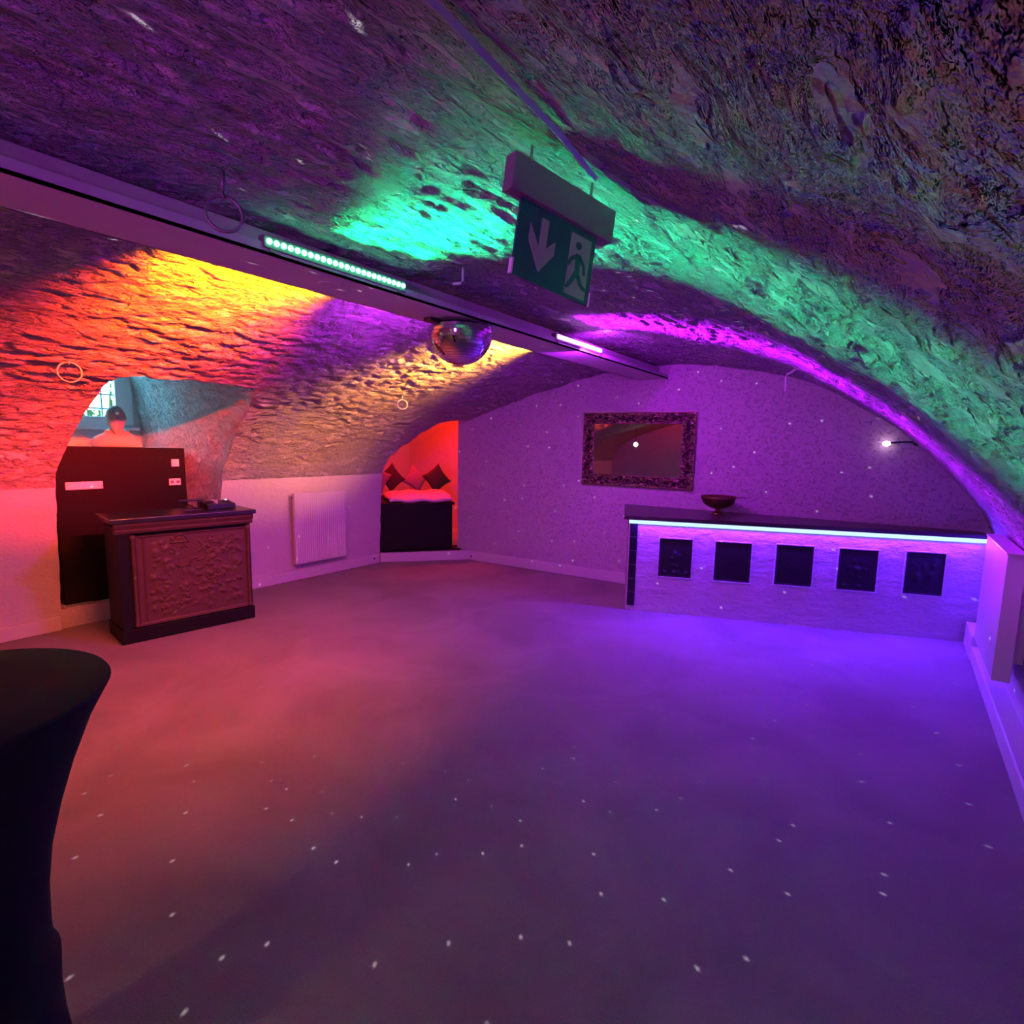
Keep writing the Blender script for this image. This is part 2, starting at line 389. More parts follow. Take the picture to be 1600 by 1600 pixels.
# ---------------------------------------------------------------- window niche
nic = [vault_point(p[0], p[1]) for p in h1p]
XW = -7.0
def back_pt(p):
    y = 2.10 + (p.y-2.15)*0.74
    z = p.z if p.z < 1.0 else 1.0 + (p.z-1.0)*1.35
    return Vector((XW, y, z))
K = 26; N = len(nic); vs = []
for j in range(K+1):
    t = j/K
    for p in nic:
        q = p.lerp(back_pt(p), t)
        if 0 < j < K: q += Vector((0, noise.noise(q*5), noise.noise(q*5+Vector((3, 3, 3)))))*0.02
        vs.append(q)
fs = [(j*N+i, j*N+(i+1) % N, (j+1)*N+(i+1) % N, (j+1)*N+i) for j in range(K) for i in range(N)]
me = bpy.data.meshes.new('niche_reveal'); me.from_pydata(vs, [], fs); me.update()
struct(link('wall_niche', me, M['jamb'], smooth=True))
# outer wall around the window
WY0, WY1, WZ0, WZ1 = 1.62, 2.56, 1.74, 2.42
bm = bmesh.new()
box(bm, XW-0.12, XW+0.01, 1.2, WY0, 0, 2.9); box(bm, XW-0.12, XW+0.01, WY1, 3.1, 0, 2.9)
box(bm, XW-0.12, XW+0.01, WY0, WY1, 0, WZ0); box(bm, XW-0.12, XW+0.01, WY0, WY1, WZ1, 2.9)
struct(obj('wall_outer', bm, M['white']))
wn = bpy.data.objects.new('window_1', None); C.objects.link(wn); wn.location = (XW, 2.1, WZ0); wn['kind'] = 'structure'
bm = bmesh.new()
for (a, c, e, f) in ((WY0, 1.78, WZ0, WZ1), (2.395, WY1, WZ0, WZ1), (1.78, 2.395, WZ0, 1.845), (1.78, 2.395, WZ1-0.06, WZ1)):
    box(bm, -0.06, 0.03, a-2.1, c-2.1, e-WZ0, f-WZ0)
obj('window_frame', bm, M['frame_cyan'], wn, bevel=0.008)
bm = bmesh.new()
for yv in (1.90, 2.025, 2.15, 2.28): box(bm, -0.035, -0.01, yv-2.107, yv-2.093, 0.10, WZ1-WZ0-0.05)
for zv in (1.93, 2.08, 2.235): box(bm, -0.033, -0.012, 1.78-2.1, 2.395-2.1, zv-WZ0-0.008, zv-WZ0+0.008)
obj('window_bars', bm, M['frame_cyan'], wn)
bm = bmesh.new(); box(bm, -0.026, -0.022, 1.78-2.1, 2.395-2.1, 0.10, WZ1-WZ0-0.05); obj('pane', bm, M['glass'], wn)
bm = bmesh.new(); box(bm, 0.0, 0.10, WY0-2.13, WY1-2.07, -0.035, 0.0); obj('window_sill', bm, M['frame_cyan'], wn, bevel=0.006)
# white ledge block behind the board
bm = bmesh.new(); box(bm, XW, -6.22, 1.55, 2.72, 0.1, 1.53); box(bm, -6.3, -5.83, 1.5, 2.5, 1.44, 1.53)
struct(obj('trim_2', bm, M['white'], bevel=0.01))
# bush outside
bm = bmesh.new(); rnd = random.Random(3)
for i in range(420):
    c = Vector((-8.6 + rnd.uniform(-.35, .35), rnd.uniform(1.9, 3.9), rnd.uniform(1.3, 3.2)))
    a = rnd.uniform(0, 2*PI); s_ = rnd.uniform(.03, .06); d1 = Vector((rnd.uniform(-.4, .4), math.cos(a), math.sin(a))).normalized()*s_
    d2 = d1.cross(Vector((1, rnd.uniform(-.5, .5), 0))).normalized()*s_*0.5
    bm.faces.new([bm.verts.new(c+v) for v in (-d1, d2, d1, -d2)])
for i in range(9):
    y_ = 2.0+i*.22; tube(bm, [(-8.6, 2.9, 0.9), (-8.6, 2.9+(y_-2.9)*.5, 1.8), (-8.55, y_, 3.0)], .012, 5)
tag(obj('bush', bm, M['leaf']), 'overexposed green foliage outside the small cellar window', 'bush')

# ---------------------------------------------------------------- alcove with the bench
nic2 = [vault_point(p[0], p[1]) for p in h2p if p[1] < 6.05 and p[0] > 0.02]
rim = [p for p in nic2]
off = Vector((-0.75, 0.35, 0.02))
vs = []
for j in range(9):
    for p in rim: vs.append(p + off*(j/8)*0.8 + Vector((0, 0, 0.02*j/8)))
N = len(rim)
fs = [(j*N+i, j*N+i+1, (j+1)*N+i+1, (j+1)*N+i) for j in range(8) for i in range(N-1)
      if (rim[i]-rim[i+1]).length < 0.3]
me = bpy.data.meshes.new('alcove_reveal'); me.from_pydata(vs, [], fs); me.update()
struct(link('wall_alcove_reveal', me, M['wall_low'], smooth=True))
bm = bmesh.new()
AX0, AX1, AY1, AZ = -7.5, -4.3, 7.25, 2.5
def quad(*p): bm.faces.new([bm.verts.new(q) for q in p])
quad((AX0, 4.9, 0), (AX0, AY1, 0), (AX0, AY1, AZ), (AX0, 4.9, AZ))
quad((AX0, AY1, 0), (AX1, AY1, 0), (AX1, AY1, AZ), (AX0, AY1, AZ))
quad((AX1, 6.0, 0), (AX1, AY1, 0), (AX1, AY1, AZ), (AX1, 6.0, AZ))
quad((AX0, 4.9, AZ), (AX1, 4.9, AZ), (AX1, AY1, AZ), (AX0, AY1, AZ))
pr = [(AX0, 0.0), (-5.72, 0.0)] + [(x-0.02, z+0.03) for x, z in prof[1:7]] + [(-4.3, AZ), (AX0, AZ)]
bm.faces.new([bm.verts.new((x, 4.9, z)) for x, z in pr])
struct(obj('wall_alcove', bm, M['wall_low']))
bm = bmesh.new(); prism(bm, [(-5.72, 4.95), (-5.66, 4.93), (-4.86, 5.865), (-5.0, 5.9), (-5.0, AY1), (AX0, AY1), (AX0, 4.95)], 0.0, 0.125)
struct(obj('floor_alcove_step', bm, M['white']))
# dark floorboard edge on the step
bm = bmesh.new(); prism(bm, [(-5.73, 4.95), (-5.68, 4.95), (-5.0, 5.82), (-5.02, 5.88), (-5.2, 6.1)], 0.125, 0.14); struct(obj('trim_3', bm, M['black_wood']))
area('alcove_red_light', (-6.1, 5.95, 2.3), (0.0, 0.45, -1), 0.5, 0.3, 55, (1, 0.012, 0.0))
t = thing('bench_counter', 'low black bench counter filling the red lit alcove', 'bench', (-5.5, 5.45, 0.14))
bm = bmesh.new()
bd = Vector((-5.14+5.73, 5.80-4.98, 0)).normalized(); bnv = Vector((-bd.y, bd.x, 0))
p0 = Vector((-5.76, 4.98, 0)); p1 = Vector((-5.165, 5.83, 0))
def rel(p): return (p.x+5.5, p.y-5.45)
prism(bm, [rel(p0), rel(p1), rel(p1+bnv*1.2), rel(p0+bnv*1.2)], 0.0, 0.62); obj('front_panel', bm, M['black_wood'], t)
bm = bmesh.new(); prism(bm, [rel(p0-bnv*0.02), rel(p1-bnv*0.02+bd*0.03), rel(p1+bnv*1.2+bd*0.03), rel(p0+bnv*1.2)], 0.62, 0.655)
obj('bench_top', bm, M['black_wood'], t, bevel=0.004)
# blanket
pb0 = p0 + bd*0.16 + bnv*0.03; pb1 = p1 + bd*0.0 + bnv*0.03
bl = grid('blanket', lambda a, c: tuple((pb0.lerp(pb1, a) + bnv*c*0.9 + bd*(0.0)).to_3d() + Vector((0, 0, 0.80 + 0.075*min(1, 6*min(c, 1-c, a+0.03))*1.0 + 0.012*math.sin(a*15+c*9)))), 24, 24, M['red_cloth'], smooth_=True)
md = bl.modifiers.new('solid', 'SOLIDIFY'); md.thickness = 0.03; md.offset = 1
bl.location = (0, 0, 0.0); tag(bl, 'rumpled pale blanket glowing red on top of the alcove bench', 'blanket')
def pillow(label, c, size, rot, mat):
    bm = bmesh.new(); n = 14; vv = {}
    for sgn in (1, -1):
        for j in range(n+1):
            for i in range(n+1):
                u = i/n*2-1; v = j/n*2-1; edge = (i in (0, n) or j in (0, n))
                if edge and sgn == -1: vv[(i, j, -1)] = vv[(i, j, 1)]; continue
                puff = 0.30*math.sqrt(max(0, (1-u*u)*(1-v*v)))**0.9
                pin = 1-0.12*(1-u*u)*abs(v)**2-0.0; pin2 = 1-0.12*(1-v*v)*abs(u)**2
                vv[(i, j, sgn)] = bm.verts.new((u*pin2*size, sgn*puff*size, v*pin*size))
        for j in range(n):
            for i in range(n):
                q = [vv[(i, j, sgn)], vv[(i+1, j, sgn)], vv[(i+1, j+1, sgn)], vv[(i, j+1, sgn)]]
                bm.faces.new(q if sgn == 1 else q[::-1])
    o = obj('pillow', bm, mat, loc=c, smooth=True, rot=rot); tag(o, label, 'pillow', 'pillows on the alcove bench'); return o
bk = lambda a, c, z: tuple(p0 + bd*a + bnv*c + Vector((0, 0, z)))
az = math.atan2(bd.y, bd.x)
pillow('grey pillow at the far left end of the alcove bench', bk(0.05, 0.75, 1.08), 0.17, (-0.3, 0.5, az), M['pillow_light'])
pillow('dark pillow standing on its corner, tallest one on the alcove bench', bk(0.30, 1.02, 1.08), 0.17, (-0.3, 0.9, az+0.1), M['pillow_dark'])
pillow('pale pillow between the two dark ones on the alcove bench', bk(0.70, 1.22, 1.05), 0.17, (-0.3, 0.6, az), M['pillow_light'])
pillow('dark spotted pillow leaning at the right end of the alcove bench', bk(1.02, 1.08, 1.06), 0.18, (-0.35, 0.95, az-0.1), M['pillow_dark'])

# ---------------------------------------------------------------- steel beam and LED bars
BX0, BX1, BZ = -2.51, -2.18, 2.395
bt = thing('ceiling_beam', 'long white steel beam under the crown of the vault carrying the light bars', 'beam', (-2.345, 0, BZ))
bm = bmesh.new(); box(bm, -0.165, 0.165, -3.6, 6.03, 0, 0.012); box(bm, 0.158, 0.165, -3.6, 6.03, 0, 0.045); box(bm, -0.165, -0.158, -3.6, 6.03, 0, 0.045)
obj('bottom_flange', bm, M['beam'], bt)
bm = bmesh.new(); box(bm, -0.06, 0.06, -3.6, 6.03, 0.012, 0.13); obj('web', bm, M['beam'], bt)
bm = bmesh.new()
lathe(bm, [(0.001, -0.004), (0.05, -0.004), (0.055, 0.0), (0.001, 0.0)], 24, 0.02, 1.72, cap=False); obj('cover_plate', bm, M['beam'], bt)
def led_bar(label, y0, y1, side, color, em, power, yaw, dots, z=2.452, spread=1.35, lift=0.0, inset=0.05, near=0, nearcol=None, nlift=0.62):
    """slim bar lamp lying on the beam's flange; side +1 shines to the right wall, -1 to the left"""
    L_ = y1-y0; x = -2.345 + side*(0.165-inset)
    t = thing('light_bar', label, 'light', (x, (y0+y1)/2, z))
    bm = bmesh.new(); box(bm, -0.03, 0.012, -L_/2, L_/2, -0.027, 0.024)
    if side < 0:
        for v in bm.verts: v.co.x *= -1
    obj('housing', bm, M['grey_plastic'], t, bevel=0.003)
    bm = bmesh.new()
    for k in (-1, 1): box(bm, -0.025, 0.012, k*L_/2*0.9-0.012, k*L_/2*0.9+0.012, 2.395+0.012-z, -0.027)
    obj('bracket', bm, M['grey_plastic'], t)
    if dots:
        bm = bmesh.new()
        for i in range(dots):
            ball(bm, (side*0.016, -L_/2 + (i+0.7)*L_/(dots+0.4), 0.0), 0.010, 0.012, 0.012, 10, 6)
        obj('led_lenses', bm, em, t)
    else:
        bm = bmesh.new(); box(bm, min(side*0.012, side*0.02), max(side*0.012, side*0.02), -L_/2*0.94, L_/2*0.94, -0.013, 0.013); obj('led_lens', bm, em, t)
    a_ = area('bar_lamp', (x+side*0.03, (y0+y1)/2, z), (side*math.cos(yaw), math.sin(yaw), lift), L_*0.95, 0.02, power, color, spread)
    if near: area('bar_lamp_upward', (x+side*0.03, (y0+y1)/2, z+0.01), (side*math.cos(yaw), math.sin(yaw), nlift), L_*0.95, 0.02, near, nearcol or color, spread*0.95)
    return t
led_bar('light bar with bright green LED dots on the right side of the beam', 1.30, 2.08, 1, E_green, M['e_green'], 28, -0.17, 24, spread=0.9, lift=-0.07, z=2.445, inset=0.005, near=10.0, nearcol=(0.0, 1.0, 0.22), nlift=0.36)
led_bar('light bar glowing white-magenta on the far right side of the beam', 3.60, 4.38, 1, E_purple, M['e_purple'], 105, 0.12, 0, spread=1.08, lift=-0.08, inset=0.005, near=8)
led_bar('red light bar hidden on the left side of the beam', 1.25, 2.05, -1, (1, 0.03, 0.0), M['e_red'], 100, 0.0, 24, spread=0.9, lift=-0.08, z=2.432, inset=-0.02, near=40, nearcol=(1, 0.30, 0.0), nlift=0.22)
area('bar_lamp_wide', (-2.585, 1.65, 2.42), (-0.9, 0.05, -1.3), 0.7, 0.02, 44, (1, 0.11, 0.04), 1.9)
led_bar('amber light bar hidden on the far left side of the beam', 3.45, 4.35, -1, (1, 0.30, 0.02), M['e_amber'], 85, -0.12, 24, spread=1.05, lift=0.0, z=2.432, inset=-0.02, nlift=0.22, near=30, nearcol=(1, 0.62, 0.02))
led_bar('magenta light bar hidden on the left of the beam between red and amber', 2.35, 2.95, -1, (0.62, 0.03, 1.0), M['e_dim'], 27, 0.1, 20, spread=2.5, lift=-0.35, z=2.432, inset=-0.02)
led_bar('red light bar on the left of the beam behind the viewer', -2.9, -2.1, -1, (1, 0.03, 0.05), M['e_dim'], 20, 0.0, 24, spread=2.0)
led_bar('added purple fill bar on the right of the beam, unseen behind the viewer', -2.2, -1.4, 1, (0.45, 0.02, 0.9), M['e_dim'], 3, 0.3, 24, spread=2.6)  # unseen bar, added to give the room more purple
area('purple_bar_glow', (-2.125, 4.0, 2.41), (-0.3, 0.75, -0.8), 0.7, 0.03, 52, (0.50, 0.015, 0.95), PI)
# added purple fill behind the viewer, unseen, washing the far end of the cellar
fl_ = thing('fill_flood_lamp', 'added purple fill lamp on a stand, unseen behind the viewer', 'lamp', (-0.25, -2.3, 0))
aim = (Vector((-3.0, 5.5, 1.75))-Vector((-0.25, -2.3, 1.75))).normalized()
bm = bmesh.new(); tube(bm, [(0, 0, 0.0), (0, 0, 1.75)], 0.015); lathe(bm, [(0.001, 0.0), (0.2, 0.0), (0.2, 0.012), (0.001, 0.03)], 24, cap=False); obj('stand', bm, M['black_plastic'], fl_)
bm = bmesh.new(); lathe(bm, [(0.04, -0.12), (0.08, -0.10), (0.085, 0.0), (0.001, 0.0)], 24, cap=False); bmesh.ops.transform(bm, matrix=frame_matrix((0, 0, 1.78), aim.cross(Vector((0, 0, 1))), aim), verts=bm.verts); obj('lamp_head', bm, M['black_plastic'], fl_)
l = bpy.data.lights.new('fill_flood', 'SPOT'); l.energy = 430; l.color = (0.50, 0.02, 0.85); l.spot_size = 0.95; l.spot_blend = 1.0; l.shadow_soft_size = 0.30
lo = bpy.data.objects.new('fill_flood', l); C.objects.link(lo)
lo.matrix_world = frame_matrix(Vector((-0.25, -2.3, 1.78))+aim*0.04, aim.cross(Vector((0, 0, 1))), -aim)

# ---------------------------------------------------------------- half mirror ball under the beam
mb = thing('mirror_ball', 'half disco mirror ball hanging under the white beam', 'mirror ball', (-2.35, 2.72, 2.375))
bm = bmesh.new(); R = 0.205; nz = 17; rj = random.Random(5)
for j in range(nz):
    a0 = -PI/2 + (j/nz)*(PI/2+0.12); a1 = -PI/2 + ((j+1)/nz)*(PI/2+0.12)
    n = max(6, int(2*PI*math.cos((a0+a1)/2)*R/0.0125))
    for i in range(n):
        t0 = 2*PI*i/n; t1 = 2*PI*(i+0.94)/n; e = 0.06*(a1-a0)
        P = [Vector((R*math.cos(a)*math.cos(tt), R*math.cos(a)*math.sin(tt), R*math.sin(a))) for a, tt in ((a0+e, t0), (a0+e, t1), (a1-e, t1), (a1-e, t0))]
        jit = Vector((rj.uniform(-1, 1), rj.uniform(-1, 1), rj.uniform(-1, 1)))*0.0002
        c = sum(P, Vector())/4; nn = c.normalized()
        P = [p + nn*0.001 + nn*((p-c).dot(jit*60)) for p in P]
        vs = [bm.verts.new(p) for p in P]; bm.faces.new(vs)
for v in bm.verts: v.co.z -= 0.03
o = obj('mirror_tiles', bm, M['ballglass'], mb)
bm = bmesh.new(); lathe(bm, [(0.001, -R-0.028)] + [(R*0.992*math.cos(-PI/2+k/16*(PI/2+0.1)), -0.03+R*0.992*math.sin(-PI/2+k/16*(PI/2+0.1))) for k in range(1, 17)], 40, cap=False)
obj('core', bm, M['grey_plastic'], mb, smooth=True)
bm = bmesh.new(); lathe(bm, [(0.001, 0.02), (0.13, 0.02), (0.14, -0.01), (0.14, -0.018), (0.001, -0.018)], 32, cap=False); box(bm, -0.08, -0.02, -0.25, -0.12, 0.0, 0.02)
obj('motor_plate', bm, M['black_plastic'], mb)
# sparkle beams thrown by the ball: one small lamp with a dotted pattern of rays
l = bpy.data.lights.new('ball_sparkle', 'POINT'); l.energy = 560; l.shadow_soft_size = 0.004; l.color = (0.95, 0.85, 1.0); l.use_nodes = True
nt = l.node_tree; em = nt.nodes['Emission']
tc = nt.nodes.new('ShaderNodeTexCoord'); sx = nt.nodes.new('ShaderNodeSeparateXYZ'); nt.links.new(tc.outputs['Normal'], sx.inputs[0])
def mth(op, a, b=None):
    n = nt.nodes.new('ShaderNodeMath'); n.operation = op
    for k, v in enumerate((a, b)):
        if v is None: continue
        if isinstance(v, (int, float)): n.inputs[k].default_value = v
        else: nt.links.new(v, n.inputs[k])
    return n.outputs[0]
azm = mth('MULTIPLY', mth('ARCTAN2', sx.outputs[1], sx.outputs[0]), 8.5); elv = mth('MULTIPLY', mth('ARCSINE', sx.outputs[2]), 10.5)
cb = nt.nodes.new('ShaderNodeCombineXYZ'); nt.links.new(azm, cb.inputs[0]); nt.links.new(elv, cb.inputs[1])
vo = nt.nodes.new('ShaderNodeTexVoronoi'); vo.voronoi_dimensions = '2D'; vo.inputs['Scale'].default_value = 1.0; vo.inputs['Randomness'].default_value = 0.75
nt.links.new(cb.outputs[0], vo.inputs['Vector'])
mr = nt.nodes.new('ShaderNodeMapRange'); mr.inputs[1].default_value = 0.030; mr.inputs[2].default_value = 0.018; mr.inputs[3].default_value = 0; mr.inputs[4].default_value = 1
nt.links.new(vo.outputs['Distance'], mr.inputs[0]); nt.links.new(mr.outputs[0], em.inputs['Strength'])
lo = bpy.data.objects.new('ball_sparkle', l); C.objects.link(lo); lo.location = (-2.35, 2.72, 2.12)

# ---------------------------------------------------------------- lamps behind the viewer
sp = thing('spotlight', 'small white spotlight hanging from the vault behind the viewer, seen in the mirror', 'spotlight', (-4.5, -1.6, 0))
bm = bmesh.new(); tube(bm, [(0, 0, 1.74), (0, 0, 2.11)], 0.008)
obj('hanging_rod', bm, M['black_plastic'], sp)
aim = (Vector((-2.35, 2.72, 2.3))-Vector((-4.5, -1.6, 1.68))).normalized()
hm = frame_matrix((0, 0, 1.68), aim.cross(Vector((0, 0, 1))), aim)
bm = bmesh.new(); lathe(bm, [(0.03, -0.12), (0.055, -0.1), (0.06, 0.02), (0.055, 0.02), (0.05, 0.0)], 24); bmesh.ops.transform(bm, matrix=hm, verts=bm.verts); obj('lamp_head', bm, M['black_plastic'], sp)
bm = bmesh.new(); lathe(bm, [(0.001, 0.021), (0.05, 0.021), (0.05, 0.024), (0.001, 0.024)], 24, cap=False); bmesh.ops.transform(bm, matrix=hm, verts=bm.verts); obj('lens', bm, M['e_spot'], sp)
l = bpy.data.lights.new('spot_lamp', 'SPOT'); l.energy = 35; l.color = (1, 0.72, 0.6); l.spot_size = 0.35; l.spot_blend = 0.6; l.shadow_soft_size = 0.04
lo = bpy.data.objects.new('spot_lamp', l); C.objects.link(lo)
lo.matrix_world = frame_matrix(Vector((-4.5, -1.6, 1.68))+aim*0.05, aim.cross(Vector((0, 0, 1))), -aim)
# unseen warm lamp added behind the viewer to brown the near floor
cl = thing('fill_ceiling_lamp', 'added warm round fill lamp, unseen behind the viewer', 'lamp', (-1.6, -2.6, 2.42))
bm = bmesh.new(); lathe(bm, [(0.001, -0.05), (0.08, -0.045), (0.12, -0.01), (0.12, 0.03), (0.001, 0.05)], 28, cap=False); obj('lamp_shade', bm, M['white_gloss'], cl)
area('fill_ceiling_light', (-1.6, -2.6, 2.35), (0, 0.35, -1), 0.25, 0.25, 28, (1, 0.38, 0.27))

# ---------------------------------------------------------------- bar
B0 = Vector((-2.14, 5.06, 0)); Bd = Vector((0.939, 0.344, 0)).normalized(); Bn = Vector((Bd.y, -Bd.x, 0)); Bw = -Bn
bar_rot = math.atan2(Bd.y, Bd.x)
bar = thing('bar_counter', 'long plastered bar with five dark square plaques and a glowing blue strip', 'bar counter', tuple(B0), bar_rot)
def bl_(p): v = Vector(p)-B0; return (v.dot(Bd), v.dot(Bw))
backL = bl_(ewp(2.21, 0, 0.012)); backR = bl_(ewp(5.48, 0, 0.012))
Lb = 3.0
bm = bmesh.new(); prism(bm, [(0, 0), (Lb, 0), (min(backR[0], Lb+0.02), backR[1]), (backL[0]+0.08, backL[1])], 0, 0.925)
obj('plastered_body', bm, M['bar_plaster'], bar)
bm = bmesh.new(); prism(bm, [(-0.05, -0.05), (Lb+0.03, -0.05), (min(backR[0], Lb+0.03), backR[1]), (backL[0]+0.03, backL[1])], 0.925, 0.963)
obj('bar_top', bm, M['black_top'], bar, bevel=0.003)
bm = bmesh.new(); box(bm, 0.0, Lb+0.015, -0.016, -0.001, 0.886, 0.923); obj('led_strip', bm, M['e_blue'], bar)
bm = bmesh.new()
for k in range(6): box(bm, 0.012, 0.086, -0.012, 0.0, 0.05+k*0.1405, 0.05+k*0.1405+0.136)
obj('tile_column', bm, M['tile'], bar, bevel=0.003)
rp = random.Random(11)
def plaque(u0, u1, z0, z1, kind):
    bm = bmesh.new(); w_ = 0.012
    for a, c, e, f in ((u0-w_, u1+w_, z1, z1+w_), (u0-w_, u1+w_, z0-w_, z0), (u0-w_, u0, z0, z1), (u1, u1+w_, z0, z1)): box(bm, a, c, -0.012, 0.0, e, f)
    fr = obj('plaque_rim', bm, M['bar_plaster'], bar, bevel=0.003)
    nx, nz_ = 44, 52; vs = []
    blobs = []
    if kind == 'figure':
        blobs = [(0.0, 0.25, .09, .016), (0.0, 0.02, .16, .012), (-.2, -.05, .08, .01), (.25, .15, .08, .012), (-.1, -.4, .07, .01), (.12, -.45, .07, .01)] + [(rp.uniform(-.8, .8), -.78+rp.uniform(-.06, .06), .07, .012) for _ in range(9)]
    elif kind == 'rosette':
        blobs = [(0, 0.05, .14, .018)] + [(.4*math.cos(k), .05+.4*math.sin(k), .1, .006) for k in range(6)] + [(rp.uniform(-.7, .7), -.8, .06, .01) for _ in range(6)]
    elif kind == 'plain': blobs = [(0, 0, .8, .002)]
    else: blobs = [(rp.uniform(-.5, .5), rp.uniform(-.6, .6), rp.uniform(.08, .2), rp.uniform(.003, .008)) for _ in range(16)]
    for j in range(nz_+1):
        for i in range(nx+1):
            a = i/nx*2-1; c = j/nz_*2-1; h = 0.0
            for bx_, bz_, r_, hh in blobs: h += hh*math.exp(-((a-bx_)**2+(c-bz_)**2)/(r_*r_))
            if max(abs(a), abs(c)) > 0.93: h = 0.008
            vs.append((u0+(a+1)/2*(u1-u0), -0.003-h, z0+(c+1)/2*(z1-z0)))
    fs = [(j*(nx+1)+i, j*(nx+1)+i+1, (j+1)*(nx+1)+i+1, (j+1)*(nx+1)+i) for j in range(nz_) for i in range(nx)]
    me = bpy.data.meshes.new('iron_plaque'); me.from_pydata(vs, [], fs); me.update(); o = link('iron_plaque', me, M['iron'], bar, smooth=True)
    return o
for (u0, u1, z0, z1, k) in ((.304, .610, .375, .752, 'figure'), (.822, 1.142, .375, .752, 'plain'), (1.36, 1.672, .385, .76, 'plain'),
                            (1.882, 2.192, .385, .76, 'rosette'), (2.412, 2.706, .395, .77, 'blobs')): plaque(u0, u1, z0, z1, k)
# the strip's own light: shines down and forward from under the overhang
mid = B0 + Bd*(Lb/2) + Bn*0.035 + Vector((0, 0, 0.905))
area('strip_lamp', mid, (Bn.x*0.9, Bn.y*0.9, -1), Lb*0.97, 0.02, 105, E_blue, PI, longaxis=tuple(Bd))
# pink lit end of the strip
e_ = B0 + Bd*(Lb+0.0) + Bn*0.03 + Vector((0, 0, 0.905))
bm = bmesh.new(); ball(bm, (0, 0, 0), 0.012, 0.012, 0.02, 10, 8); tag(obj('plug', bm, M['e_pink'], loc=tuple(e_ + Bn*0.012 + Bd*0.02)), 'small glowing end connector at the right end of the bar strip', 'connector')
# bowl
bm = bmesh.new()
lathe(bm, [(0.001, 0.0), (0.062, 0.0), (0.066, 0.008), (0.05, 0.02), (0.028, 0.03), (0.022, 0.045), (0.03, 0.058), (0.07, 0.068), (0.125, 0.095), (0.155, 0.13), (0.168, 0.165),
           (0.176, 0.186), (0.172, 0.19), (0.163, 0.184), (0.15, 0.14), (0.118, 0.105), (0.06, 0.08), (0.001, 0.076)], 56, cap=False)
bw_ = thing('bowl', 'bronze footed bowl standing on the black bar top', 'bowl', (-1.49, 5.80, 0.963))
obj('bowl_body', bm, M['bronze'], bw_, smooth=True)
bm = bmesh.new(); tube(bm, [(0.165, 0.02, 0.18), (0.20, 0.03, 0.188), (0.26, 0.04, 0.186)], 0.004, 6); obj('spoon_handle', bm, M['bronze'], bw_)

# ---------------------------------------------------------------- framed mirror
U0, U1, Z0_, Z1_ = 1.685, 3.017, 1.172, 2.030
mr_ = thing('wall_mirror', 'landscape mirror in a carved dark ornate frame on the end wall', 'mirror', tuple(ewp((U0+U1)/2, Z0_, 0.006)), math.atan2(EWd.y, EWd.x))
Wm = U1-U0; Hm = Z1_-Z0_; fw = 0.148; fh = 0.133
bm = bmesh.new(); box(bm, -Wm/2+0.01, Wm/2-0.01, -0.02, 0.0, 0.01, Hm-0.01); obj('backing', bm, M['black_wood'], mr_)
bm = bmesh.new(); vs = [bm.verts.new(v) for v in ((-Wm/2+fw, -0.0262, fh), (Wm/2-fw, -0.0262, fh), (Wm/2-fw, -0.0262, Hm-fh), (-Wm/2+fw, -0.0262, Hm-fh))]; bm.faces.new(vs)
box(bm, -Wm/2+fw-0.01, Wm/2-fw+0.01, -0.026, -0.02, fh-0.01, Hm-fh+0.01)
obj('mirror_glass', bm, M['mirror'], mr_)
def carve(a, c):     # a along (m), c across 0..1
    h = 0.028*math.sin(PI*min(1, max(0, c)))**0.6
    s1 = math.sin(a*46+3*math.sin(c*6+a*9))*math.sin(c*PI*2+1.3*math.sin(a*23))
    s2 = noise.noise(Vector((a*34, c*5, 1.0)))
    rim_ = 0.014*(math.exp(-((c-0.05)/0.05)**2)+math.exp(-((c-0.95)/0.05)**2))
    return 0.022 + h*0.5 + 0.022*s1*math.sin(PI*c) + 0.034*s2*math.sin(PI*c) + rim_
# each side as a mitred carved moulding
def side(p0, p1, inn):
    p0 = Vector(p0); p1 = Vector(p1); d = (p1-p0); Ln = d.length; d.normalize(); inn = Vector(inn); wd = inn.length; inn = inn.normalized()
    nu = int(Ln/0.006); nvv = 22; vs = []
    for j in range(nvv+1):
        c = j/nvv
        for i in range(nu+1):
            a = i/nu; miter0 = c*(fw if abs(d.x) > .5 else fh); Lc = Ln-2*miter0
            p = p0 + d*(miter0+a*Lc) + inn*c*wd
            hh = carve(p.dot(d)*1.0 + (3 if abs(d.x) > .5 else 7), c)
            vs.append((p.x, -hh, p.z))
    return vs, [(j*(nu+1)+i, j*(nu+1)+i+1, (j+1)*(nu+1)+i+1, (j+1)*(nu+1)+i) for j in range(nvv) for i in range(nu)]
AV, AF = [], []
hw = Wm/2
for p0_, p1_, inn in (((-hw, 0, 0), (hw, 0, 0), (0, 0, fh)), ((hw, 0, Hm), (-hw, 0, Hm), (0, 0, -fh)), ((-hw, 0, Hm), (-hw, 0, 0), (fw, 0, 0)), ((hw, 0, 0), (hw, 0, Hm), (-fw, 0, 0))):
    v, f = side(p0_, p1_, inn); k = len(AV); AV += v; AF += [tuple(i+k for i in q) for q in f]
me = bpy.data.meshes.new('carved_frame'); me.from_pydata(AV, [], AF); me.update(); o = link('carved_frame', me, M['gilt'], mr_, smooth=True)
bm = bmesh.new(); box(bm, -hw, hw, -0.02, 0, -0.004, 0.006); box(bm, -hw, hw, -0.02, 0, Hm-0.006, Hm+0.004); box(bm, -hw-0.004, -hw+0.006, -0.02, 0, 0, Hm); box(bm, hw-0.006, hw+0.004, -0.02, 0, 0, Hm)
obj('frame_edge', bm, M['gilt'], mr_)

